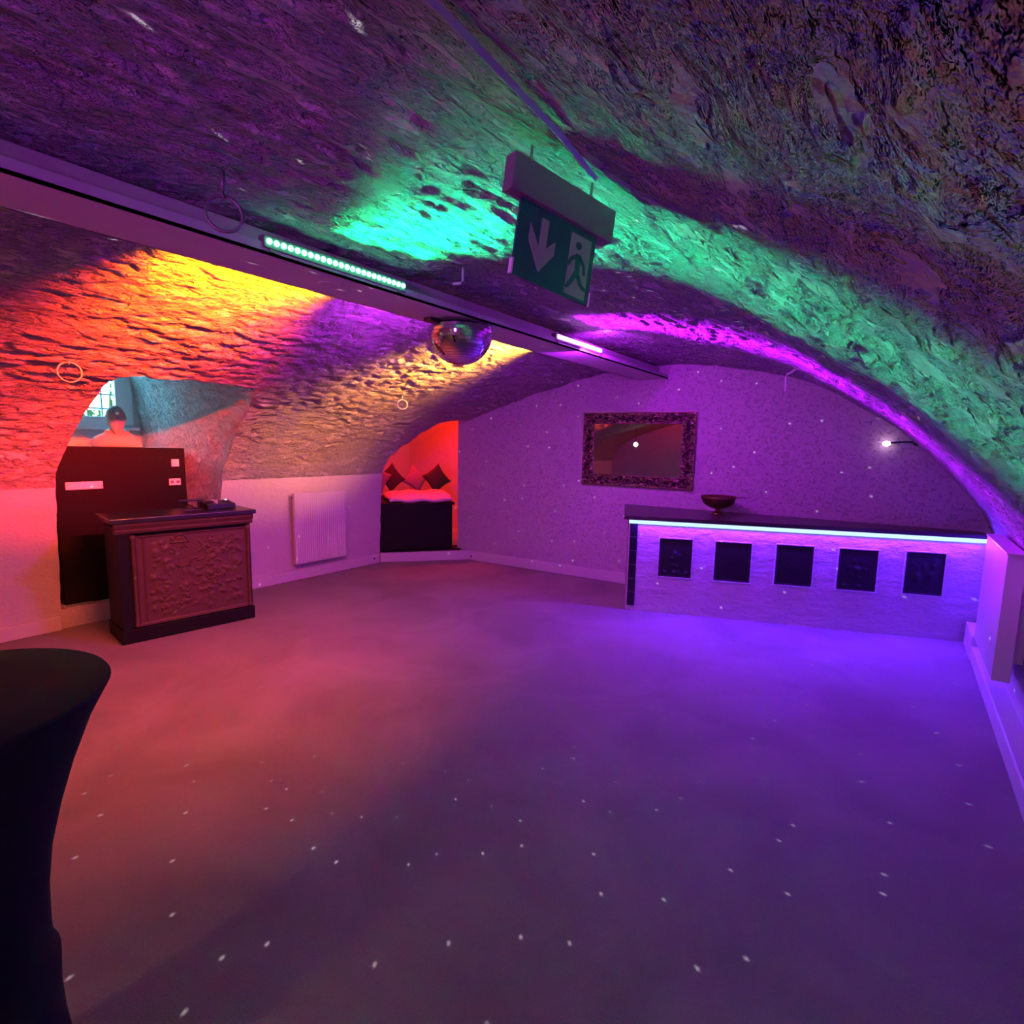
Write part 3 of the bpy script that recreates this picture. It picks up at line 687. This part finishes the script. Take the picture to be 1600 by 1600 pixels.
# wall lamp right
wl = thing('wall_spot', 'tiny glowing pink lamp on an arm high on the end wall above the bar', 'lamp', tuple(ewp(4.98, 1.735, 0)), math.atan2(EWd.y, EWd.x))
bm = bmesh.new(); lathe(bm, [(0.001, 0), (0.035, 0), (0.035, 0.02), (0.001, 0.025)], 20, cap=False); bmesh.ops.rotate(bm, matrix=Matrix.Rotation(PI/2, 3, 'X'), verts=bm.verts)
tube(bm, [(0, -0.02, 0), (-0.10, -0.05, 0.0), (-0.21, -0.06, -0.012)], 0.009); obj('arm', bm, M['black_plastic'], wl)
bm = bmesh.new(); ball(bm, (-0.235, -0.06, -0.018), 0.034, 0.026, 0.024, 14, 10); obj('bulb', bm, M['e_pink'], wl)

# ---------------------------------------------------------------- radiators
def radiator(label, loc, rotz, W, Hh, D):
    t = thing('radiator', label, 'radiator', loc, rotz, None)      # local: x along wall, front at -y
    nx = 180; vs = []
    for j in range(2):
        for i in range(nx+1):
            x = -W/2+0.012+(W-0.024)*i/nx; vs.append((x, -D-0.0015+0.0022*math.cos(i/nx*2*PI*24), 0.012+(Hh-0.03)*j))
    me = bpy.data.meshes.new('front_panel'); me.from_pydata(vs, [], [(i, i+1, nx+2+i, nx+1+i) for i in range(nx)]); me.update(); link('front_panel', me, M['white_gloss'], t)
    bm = bmesh.new(); box(bm, -W/2, W/2, -D, -0.055, 0, Hh-0.01); obj('body', bm, M['white_gloss'], t, bevel=0.004)
    bm = bmesh.new(); box(bm, -W/2-0.004, W/2+0.004, -D-0.006, -0.055, Hh-0.012, Hh)
    obj('top_grille', bm, M['white_gloss'], t, bevel=0.002)
    bm = bmesh.new(); box(bm, -W/2+0.08, -W/2+0.11, -0.055, 0, 0.1, Hh-0.1); box(bm, W/2-0.11, W/2-0.08, -0.055, 0, 0.1, Hh-0.1); obj('wall_bracket', bm, M['white_gloss'], t)
    return t
r1_ = radiator('white panel radiator on the left wall between counter and alcove', (-5.695, 3.965, 0.20), PI/2, 0.71, 0.83, 0.10)
bm = bmesh.new(); tube(bm, [(0.355, -0.05, 0.79), (0.40, -0.05, 0.79)], 0.016, 10); obj('valve', bm, M['white_gloss'], r1_)
bm = bmesh.new(); tube(bm, [(-0.352, -0.06, 0.78), (-0.362, -0.06, 0.78)], 0.012, 10); obj('vent_plug', bm, M['grey_plastic'], r1_)
radiator('white panel radiator on the right wall near the bar', (0.69, 4.56, 0.33), -PI/2, 0.88, 0.76, 0.14)

# ---------------------------------------------------------------- board in the niche with switches
bd_ = thing('black_board', 'tall black board standing in the window niche behind the counter', 'board', (-5.78, 2.03, 0.15))
bm = bmesh.new()
out = [(-0.52, 0), (0.51, 0), (0.515, 0.87), (0.51, 1.385), (-0.455, 1.40), (-0.53, 1.12), (-0.525, 0.55)]
a = [bm.verts.new((0, y_, z_)) for y_, z_ in out]; c = [bm.verts.new((-0.03, y_, z_)) for y_, z_ in out]
bm.faces.new(a); bm.faces.new(c[::-1])
for i in range(len(out)): j = (i+1) % len(out); bm.faces.new((a[i], c[i], c[j], a[j]))
obj('panel', bm, M['board'], bd_)
bm = bmesh.new(); box(bm, -0.03, 0.03, -0.54, 0.53, -0.02, 0.0); obj('bottom_edge', bm, M['board'], bd_)
def plate(name, y0, y1, z0, z1, label, cat):
    t = thing(name, label, cat, (-5.779, (y0+y1)/2, (z0+z1)/2)); bm = bmesh.new(); box(bm, 0, 0.012, -(y1-y0)/2, (y1-y0)/2, -(z1-z0)/2, (z1-z0)/2)
    obj('cover', bm, M['plastic'], t, bevel=0.003); return t
t = plate('socket_strip', 1.572, 1.842, 1.176, 1.242, 'wide white socket strip on the left of the black board', 'socket strip')
bm = bmesh.new()
for k in range(6): box(bm, 0.0125, 0.0145, -0.118+k*0.042, -0.090+k*0.042, -0.018, 0.018)
obj('blank_covers', bm, M['plastic'], t, bevel=0.001)
t = plate('light_switch', 2.415, 2.482, 1.358, 1.428, 'square white switch at the top right of the black board', 'switch')
bm = bmesh.new(); box(bm, 0.0125, 0.0165, -0.024, 0.024, -0.024, 0.024); obj('rocker', bm, M['plastic'], t, bevel=0.002)
t = plate('double_socket', 2.385, 2.488, 1.176, 1.24, 'double white socket below the switch on the black board', 'socket')
bm = bmesh.new()
for k in (-1, 1): lathe(bm, [(0.001, 0.0125), (0.015, 0.0125), (0.016, 0.0135), (0.001, 0.0135)], 18, cap=False, fn=lambda r, z, an, k=k: (z, k*0.026+r*math.cos(an), r*math.sin(an)))
obj('socket_hole', bm, M['grey_plastic'], t)

# ---------------------------------------------------------------- bust
bu = thing('bust', 'grey plaster bust of a bearded man on the ledge before the window', 'bust', (-6.28, 2.15, 1.53), -0.33)
bm = bmesh.new()
# torso: closed lofted stack of ellipses (x = facing, y = shoulders)
secs = [(0.00, .10, .20, 0), (0.03, .115, .205, 0), (0.07, .115, .20, 0), (0.105, .10, .178, 0), (0.13, .078, .125, 0), (0.148, .062, .085, 0.0), (0.165, .058, .064, .004), (0.19, .056, .06, .01)]
rings = []
for z_, rx, ry, ox in secs: rings.append([bm.verts.new((ox + rx*math.cos(2*PI*i/32), math.copysign(abs(math.sin(2*PI*i/32))**0.85, math.sin(2*PI*i/32))*ry, z_)) for i in range(32)])
for A_, B_ in zip(rings, rings[1:]):
    for i in range(32): bm.faces.new((A_[i], A_[(i+1) % 32], B_[(i+1) % 32], B_[i]))
bm.faces.new(rings[0][::-1]); bm.faces.new(rings[-1])
# coat collar
tube(bm, [(0.07, -0.01, 0.06), (0.085, 0.05, 0.115), (0.05, 0.085, 0.15), (-0.04, 0.07, 0.165)], [.012, .016, .016, .012], 8)
tube(bm, [(0.07, 0.01, 0.06), (0.085, -0.05, 0.115), (0.05, -0.085, 0.15), (-0.04, -0.07, 0.165)], [.012, .016, .016, .012], 8)
obj('shoulders', bm, M['bustmat'], bu, smooth=True)
bm = bmesh.new(); r = bmesh.ops.create_uvsphere(bm, u_segments=40, v_segments=32, radius=1)
def g(v, c, s): return math.exp(-((v.x-c[0])**2/s[0]**2+(v.y-c[1])**2/s[1]**2+(v.z-c[2])**2/s[2]**2))
for v in bm.verts:
    n0 = v.co.copy(); d = Vector((n0.x*0.102, n0.y*0.080, n0.z*0.124))
    if n0.z < 0: d.y *= 1-0.22*abs(n0.z); d.x *= 1-0.12*abs(n0.z)
    f = max(0, n0.x)
    d.x += 0.022*g(n0, (1, 0, -0.12), (.5, .14, .22))                   # nose
    d.x += 0.008*g(n0, (.95, 0, .28), (.5, .6, .1))                      # brow
    for sy in (-1, 1): d.x -= 0.012*g(n0, (.92, sy*.36, .10), (.4, .16, .11)); d.x += 0.006*g(n0, (.8, sy*.5, -.12), (.4, .2, .2))
    bn = 0.042*g(n0, (.75, 0, -.68), (.6, .5, .35)); d.x += bn; d.z -= bn*1.5   # beard
    d.x += 0.010*g(n0, (.95, 0, -.36), (.4, .3, .07))                    # moustache
    if n0.z < -0.3 and f > 0.1: d += n0*0.004*noise.noise(n0*9)
    if n0.z > 0.35 or n0.x < -0.1: d += n0*0.004*(1+noise.noise(n0*11))
    v.co = d + Vector((0.014, 0, 0.277))
for sy in (-1, 1): ball(bm, (0.0, sy*0.078, 0.285), 0.02, 0.009, 0.03, 12, 8)
obj('head', bm, M['bustmat'], bu, smooth=True)

# ---------------------------------------------------------------- DJ counter with relief front
Cd = Vector((.13, .99, 0)).normalized(); crot = math.atan2(Cd.y, Cd.x)
ct = thing('counter', 'black wooden counter with a cast relief front panel before the niche', 'counter', (-4.88, 1.62, 0), crot)
W_, D_ = 1.0, 0.42                                   # local x along front, front faces -y, depth +y
bm = bmesh.new(); box(bm, 0.02, W_-0.02, 0.03, D_, 0, 0.975); obj('cabinet_body', bm, M['black_wood'], ct)
bm = bmesh.new(); box(bm, -0.012, W_+0.012, -0.012, D_, 0, 0.115); obj('plinth', bm, M['black_wood'], ct, bevel=0.006)
bm = bmesh.new(); box(bm, 0.0, 0.085, 0.0, D_, 0.115, 0.93); box(bm, W_-0.03, W_, 0.0, D_, 0.115, 0.93); obj('corner_post', bm, M['black_wood'], ct, bevel=0.003)
bm = bmesh.new()
prof_c = [(0.0, 0.885), (-0.012, 0.905), (-0.012, 0.92), (-0.03, 0.95), (-0.035, 0.975), (0.05, 0.975), (0.05, 0.885)]
va = [bm.verts.new((-0.01, y_, z_)) for y_, z_ in prof_c]; vb = [bm.verts.new((W_+0.02, y_, z_)) for y_, z_ in prof_c]
bm.faces.new(va); bm.faces.new(vb[::-1])
for i in range(len(prof_c)): j = (i+1) % len(prof_c); bm.faces.new((va[i], vb[i], vb[j], va[j]))
obj('cornice', bm, M['relief'], ct)
bm = bmesh.new(); box(bm, -0.05, W_+0.04, -0.05, D_+0.03, 0.975, 1.01); obj('counter_top', bm, M['black_top'], ct, bevel=0.004)
# relief panel height field
rx0, rx1, rz0, rz1 = 0.085, 0.97, 0.125, 0.86
rr_ = random.Random(21); feats = []
for _ in range(170):
    u = rr_.uniform(.14, .92); v = rr_.uniform(.08, .96)
    if .32 < u < .62 and .55 < v < .9: continue
    feats.append(('b', u, v, rr_.uniform(.010, .036), rr_.uniform(.006, .018), rr_.uniform(.4, 2.2), rr_.uniform(0, PI)))
for _ in range(26):
    feats.append(('a', rr_.uniform(.18, .88), rr_.uniform(.12, .9), rr_.uniform(.03, .08), rr_.uniform(.007, .013), rr_.uniform(0, 2*PI), rr_.uniform(1.5, 3.6)))
nx, nz_ = 260, 220; vs = []
asp = (rx1-rx0)/(rz1-rz0)
for j in range(nz_+1):
    for i in range(nx+1):
        u = i/nx; v = j/nz_; h = 0.0
        U = u*asp
        for k_, fu, fv, r_, hh, p_, q_ in feats:
            du = U-fu*asp; dv = v-fv
            if abs(du) > .16 or abs(dv) > .16: continue
            if k_ == 'b':
                c_, s_ = math.cos(q_), math.sin(q_); a_ = du*c_+dv*s_; b_ = -du*s_+dv*c_
                h = max(h, hh*math.exp(-(a_*a_/(r_*r_*p_)+b_*b_/(r_*r_/p_))))
            else:
                rd = math.hypot(du, dv); an = (math.atan2(dv, du)-p_) % (2*PI)
                if an < q_: h = max(h, hh*math.exp(-((rd-r_)/.008)**2))
        # central lunette, garland and lower foot line
        du = U-.36*asp-.04; dv = v-.90; rd = math.hypot(du, dv)
        if dv > -0.005: h = max(h, .016*math.exp(-((rd-.075)/.010)**2), .010*math.exp(-((rd-.035)/.012)**2))
        if abs(du) < .10: h = max(h, .014*math.exp(-((dv+.008)/.008)**2))
        rd = math.hypot(U-.62, v-.52)
        for lu in (.045, .10): h = max(h, .010*math.exp(-((u-lu)/.008)**2))
        if v < .03 or v > .985: h = max(h, .014)
        y_ = 0.004 - h + 0.0015*noise.noise(Vector((u*60, v*50, 2)))
        vs.append((rx0+u*(rx1-rx0), y_, rz0+v*(rz1-rz0)))
me = bpy.data.meshes.new('relief_panel'); me.from_pydata(vs, [], [(j*(nx+1)+i, j*(nx+1)+i+1, (j+1)*(nx+1)+i+1, (j+1)*(nx+1)+i) for j in range(nz_) for i in range(nx)]); me.update()
link('relief_panel', me, M['relief'], ct, smooth=True)
bm = bmesh.new()
for xx in (0.10, W_-0.025):
    lathe(bm, [(0.02, 0.125), (0.02, 0.15), (0.013, 0.16), (0.013, 0.28), (0.018, 0.30), (0.013, 0.32), (0.013, 0.62), (0.019, 0.64), (0.013, 0.66), (0.015, 0.83), (0.022, 0.845), (0.02, 0.872)], 16, xx, -0.004)
obj('pilaster', bm, M['relief'], ct, smooth=True)
# DJ gear
dj = thing('dj_controller', 'small black controller with knobs on the right end of the counter', 'controller', tuple(ct.location + Cd*0.80 + Vector((-Cd.y, Cd.x, 0))*0.24 + Vector((0, 0, 1.012))), crot+0.05)
bm = bmesh.new(); vs_ = box(bm, -0.10, 0.14, -0.09, 0.09, 0.0, 0.03)
for v in bm.verts:
    if v.co.z > 0.02: v.co.z += 0.02*(v.co.y+0.09)/0.18 + 0.015
obj('case', bm, M['black_plastic'], dj, bevel=0.006)
bm = bmesh.new()
for x_ in (-0.05, 0.09): lathe(bm, [(0.034, 0.048), (0.034, 0.064), (0.030, 0.068), (0.001, 0.068)], 24, x_, 0.0, cap=False)
obj('jog_wheel', bm, M['black_plastic'], dj)
bm = bmesh.new()
for k in range(5): lathe(bm, [(0.007, 0.045), (0.006, 0.078), (0.001, 0.079)], 12, -0.01+k*0.0, -0.06+k*0.03, cap=False)
obj('knobs', bm, M['white_gloss'], dj)
bm = bmesh.new(); lathe(bm, [(0.008, .07), (0.008, 0.076), (0.001, .077)], 12, 0.09, 0.0, cap=False); obj('indicator_light', bm, emit('indicator', (1, .8, .95), 3), dj)
st = thing('laptop_stand', 'folded black stand beside the controller on the counter', 'stand', tuple(ct.location + Cd*0.53 + Vector((-Cd.y, Cd.x, 0))*0.20 + Vector((0, 0, 1.012))), crot)
bm = bmesh.new(); box(bm, -0.02, 0.17, 0.02, 0.11, 0.075, 0.088); obj('tray', bm, M['black_plastic'], st, bevel=0.004)
bm = bmesh.new(); tube(bm, [(0.0, 0.10, 0.08), (0.10, -0.02, 0.006)], 0.010, 8); tube(bm, [(0.15, 0.10, 0.08), (0.12, 0.0, 0.006)], 0.010, 8); tube(bm, [(0.0, -0.03, 0.005), (0.14, -0.03, 0.005)], 0.005, 8); obj('legs', bm, M['black_plastic'], st)

# ---------------------------------------------------------------- cocktail table with stretch cover
tb = thing('cocktail_table', 'tall round table in a black stretch cover at the left front', 'table', (-1.56, 0.17, 0))
def tfn(r, z, an):
    lobes = smooth(0.50, 0.0, z)*0.05*(max(0, math.cos(2*(an-0.35)))**3)
    rr2 = r + lobes; return (rr2*math.cos(an), rr2*math.sin(an), z)
bm = bmesh.new()
pts = [(.215, 0.0), (.20, .06), (.182, .16), (.170, .27), (.166, .36), (.170, .452), (.160, .462), (.157, .52), (.160, .62), (.172, .72), (.195, .82), (.225, .92), (.262, 1.02), (.290, 1.075), (.300, 1.095), (.301, 1.10)]
lathe(bm, pts, 72, cap=False, fn=tfn); obj('stretch_cover', bm, M['cloth'], tb, smooth=True)
bm = bmesh.new(); lathe(bm, [(.299, 1.092), (.302, 1.099), (.298, 1.105), (.20, 1.1065), (.001, 1.107)], 72, cap=False); obj('table_top', bm, M['cloth_top'], tb, smooth=True)

# ---------------------------------------------------------------- exit sign
TL = Vector((-.657, .941, 2.132)); TR = Vector((-.592, 1.141, 2.101))
ux = (TR-TL).normalized(); up = Vector((0, 0, 1)); 
sgn = bpy.data.objects.new('exit_sign', None); C.objects.link(sgn); tag(sgn, 'green running man exit sign hanging from the vault', 'exit sign')
sgn.matrix_world = frame_matrix(TL, ux, up)          # local x along the sign, z up, -y towards the room centre?
WS, HS = (TR-TL).length, 0.147
ny = (sgn.matrix_world.to_3x3() @ Vector((0, 1, 0)))
sgs = -1 if ny.dot(Vector((0, 0, 1.65))-TL) < 0 else 1   # side of the sign that faces the camera
def sbox(bm, x0, x1, z0, z1, y0, y1): box(bm, x0, x1, min(sgs*y0, sgs*y1), max(sgs*y0, sgs*y1), z0, z1)
bm = bmesh.new(); sbox(bm, 0, WS, -HS, 0.006, -0.006, 0.0); obj('sign_panel', bm, M['sign_green'], sgn)
def flat(bm, pts, y=0.0012):
    a = [bm.verts.new((x*WS, sgs*0.0002, -z*HS)) for x, z in pts]; c = [bm.verts.new((x*WS, sgs*y, -z*HS)) for x, z in pts]
    bm.faces.new(a); bm.faces.new(c[::-1])
    for i in range(len(pts)): j = (i+1) % len(pts); bm.faces.new((a[i], c[i], c[j], a[j]))
bm = bmesh.new(); flat(bm, [(.27, .10), (.36, .10), (.36, .48), (.47, .33), (.47, .52), (.30, .84), (.14, .46), (.14, .24), (.27, .50)]); obj('arrow', bm, M['sign_white'], sgn)
bm = bmesh.new(); flat(bm, [(.66, .07), (.94, .07), (.94, .95), (.66, .95)]); obj('doorway_symbol', bm, M['sign_white'], sgn)
bm = bmesh.new()
def thick(p, q, w0, w1, y=0.0022):
    p = Vector(p); q = Vector(q); d = Vector(((q-p).x*WS, (q-p).y*HS)).normalized(); n = Vector((-d.y/WS, d.x/HS))
    flat(bm, [tuple(p+n*w0), tuple(q+n*w1), tuple(q-n*w1), tuple(p-n*w0)], y)
flat(bm, [(.77+.042*math.cos(k*PI/6), .22+.055*math.sin(k*PI/6)) for k in range(12)], .0022)
thick((.78, .34), (.79, .62), .0075, .007); thick((.78, .36), (.69, .44), .0045, .004); thick((.69, .44), (.66, .54), .004, .0035)
thick((.79, .36), (.87, .46), .0045, .004); thick((.87, .46), (.89, .60), .004, .0035)
thick((.79, .60), (.86, .76), .006, .005); thick((.86, .76), (.93, .80), .005, .004); thick((.78, .60), (.72, .76), .006, .005); thick((.72, .76), (.665, .86), .005, .004)
obj('running_figure', bm, M['sign_green'], sgn)
bm = bmesh.new(); sbox(bm, -0.035, WS+0.038, 0.004, 0.075, -0.022, 0.012); obj('lamp_housing', bm, M['grey_plastic'], sgn, bevel=0.003)
bm = bmesh.new(); sbox(bm, -0.004, 0.0, -HS, -HS+0.03, -0.008, 0.002); sbox(bm, WS, WS+0.004, -HS, -HS+0.03, -0.008, 0.002); obj('end_clip', bm, M['plastic'], sgn)
bm = bmesh.new()
for x_ in (0.02, WS-0.02):
    tube(bm, [(x_, -sgs*0.016, 0.072), (x_, -sgs*0.016, 0.13+(0 if x_ < 0.1 else 0.03))], 0.003, 6)
    tube(bm, [(x_+0.010*math.cos(k*PI/5), -sgs*0.016, 0.085+0.010*math.sin(k*PI/5)) for k in range(10)], 0.002, 6, closed=True)
obj('hanger', bm, M['dark_ring'], sgn)
# cable duct on the vault leading to the sign
bm = bmesh.new(); cpts = [(-0.40, 0.05, 2.075), (-0.44, 0.49, 2.105), (-0.475, 0.78, 2.127), (-0.515, 0.98, 2.149)]
tube(bm, cpts, 0.006, 4); tag(obj('cable_duct', bm, M['white']), 'thin straight cable duct along the vault leading to the exit sign', 'cable duct')

# ---------------------------------------------------------------- rings and hooks in the plaster
def ring_hook(label, c, R_, nrm, mat, r_=0.007, stem=0.05):
    c = Vector(c); t = thing('iron_ring', label, 'ring', tuple(c), 0, None)
    n = Vector(nrm).normalized(); u = n.cross(Vector((0, 0, 1))).normalized(); v = n.cross(u)
    cen = Vector((0, 0, -stem-R_)) 
    bm = bmesh.new(); tube(bm, [cen + u*R_*math.cos(2*PI*k/32) + v*R_*math.sin(2*PI*k/32) for k in range(32)], r_, 8, closed=True); obj('ring', bm, mat, t, smooth=True)
    bm = bmesh.new(); tube(bm, [(0, 0, 0.03), (0, 0, -stem+0.015)], r_*1.3, 8)
    tube(bm, [Vector((0, 0, -stem)) + n*0.014*math.cos(2*PI*k/12) + Vector((0, 0, 0.014*math.sin(2*PI*k/12))) for k in range(12)], r_*0.7, 6, closed=True)
    obj('eye_bolt', bm, mat, t, smooth=True)
    return t
ring_hook('dark iron ring hanging from the crown of the vault beside the green light bar', (-1.90, 1.0, 2.49), 0.055, (0.85, -0.5, 0), M['dark_ring'], 0.006, 0.05)
ring_hook('thin iron ring on the red lit vault at the far left', (-4.40, 1.27, 2.12), 0.062, (0.95, -0.3, 0), M['ring'], 0.005, 0.012)
ring_hook('small iron ring on the amber lit vault above the radiator', (-4.29, 4.05, 2.09), 0.05, (0.75, -0.65, 0), M['ring'], 0.004, 0.012)
bm = bmesh.new(); tube(bm, [(0, 0, 0.03), (0, 0, -0.05), (-0.005, -0.01, -0.062), (-0.045, -0.03, -0.066)], 0.007, 8)
tag(obj('ceiling_hook', bm, M['plastic'], loc=(-2.0, 2.33, 2.56)), 'bent white hook in the crown of the vault just beyond the green light', 'hook')
bm = bmesh.new(); tube(bm, [(0.03, 0, 0.03), (0.0, 0, 0.0), (-0.03, 0.0, -0.01), (-0.035, 0, -0.04), (-0.03, 0, -0.15)], 0.010, 8)
tag(obj('ceiling_hook', bm, M['plastic'], loc=(-0.80, 5.12, 2.28)), 'magenta lit hook hanging from the vault near the end wall above the bar', 'hook')

# ---------------------------------------------------------------- sockets low on the walls
def low_socket(label, loc, rotz):
    t = thing('floor_socket', label, 'socket', loc, rotz)
    bm = bmesh.new(); box(bm, -0.035, 0.035, -0.018, 0.0, -0.03, 0.03); obj('cover', bm, M['plastic'], t, bevel=0.003)
    bm = bmesh.new(); lathe(bm, [(0.001, 0), (0.019, 0), (0.019, 0.003), (0.001, 0.003)], 18, cap=False, fn=lambda r, z, an: (r*math.cos(an), -0.0185-z, r*math.sin(an))); obj('socket_hole', bm, M['grey_plastic'], t)
low_socket('low wall socket left of the alcove step', (-5.655, 4.80, 0.075), PI/2)
pp = ewp(0.05, 0.06, 0.031); low_socket('low wall socket right of the alcove step', tuple(pp), math.atan2(EWd.y, EWd.x))

# every repeated piece becomes a part of its own
for o in [o for o in list(bpy.data.objects) if o.type == 'MESH' and o.parent]:
    b_ = o.name.split('.')[0]
    nm = {'pilaster': 'pilaster', 'corner_post': 'corner_post', 'bracket': 'bracket', 'end_clip': 'end_clip', 'wall_bracket': 'wall_bracket', 'legs': 'stand_leg',
          'socket_hole': 'socket_hole', 'knobs': 'knob', 'jog_wheel': 'jog_wheel', 'led_lenses': 'led_lens', 'blank_covers': 'blank_cover', 'hanger': 'hanger_wire',
          'window_bars': 'window_bar', 'tile_column': 'black_tile', 'plaque_rim': 'plaque_rim', 'frame_edge': 'frame_edge', 'doorway_symbol': 'doorway_symbol'}.get(b_)
    if nm and b_ not in ('plaque_rim', 'doorway_symbol'): split(o, nm)

# sub-parts hang under the part they belong to
OWNER = {'led_lens': 'housing', 'bracket': 'housing', 'arrow': 'sign_panel', 'doorway_symbol': 'sign_panel', 'running_figure': 'sign_panel', 'end_clip': 'sign_panel', 'black_tile': 'plastered_body',
         'socket_hole': 'cover', 'rocker': 'cover', 'blank_cover': 'cover', 'knob': 'case', 'jog_wheel': 'case', 'indicator_light': 'case', 'valve': 'body', 'vent_plug': 'body',
         'frame_edge': 'carved_frame', 'window_bar': 'window_frame', 'lens': 'lamp_head', 'pilaster': 'relief_panel'}
for o in list(bpy.data.objects):
    own = OWNER.get(o.name.split('.')[0])
    if own and o.parent:
        for q in o.parent.children:
            if q.name.split('.')[0] == own: o.parent = q; break
rims = sorted([o for o in bpy.data.objects if o.name.startswith('plaque_rim')], key=lambda o: o.name)
irons = sorted([o for o in bpy.data.objects if o.name.startswith('iron_plaque')], key=lambda o: o.name)
for a, c in zip(rims, irons): c.parent = a
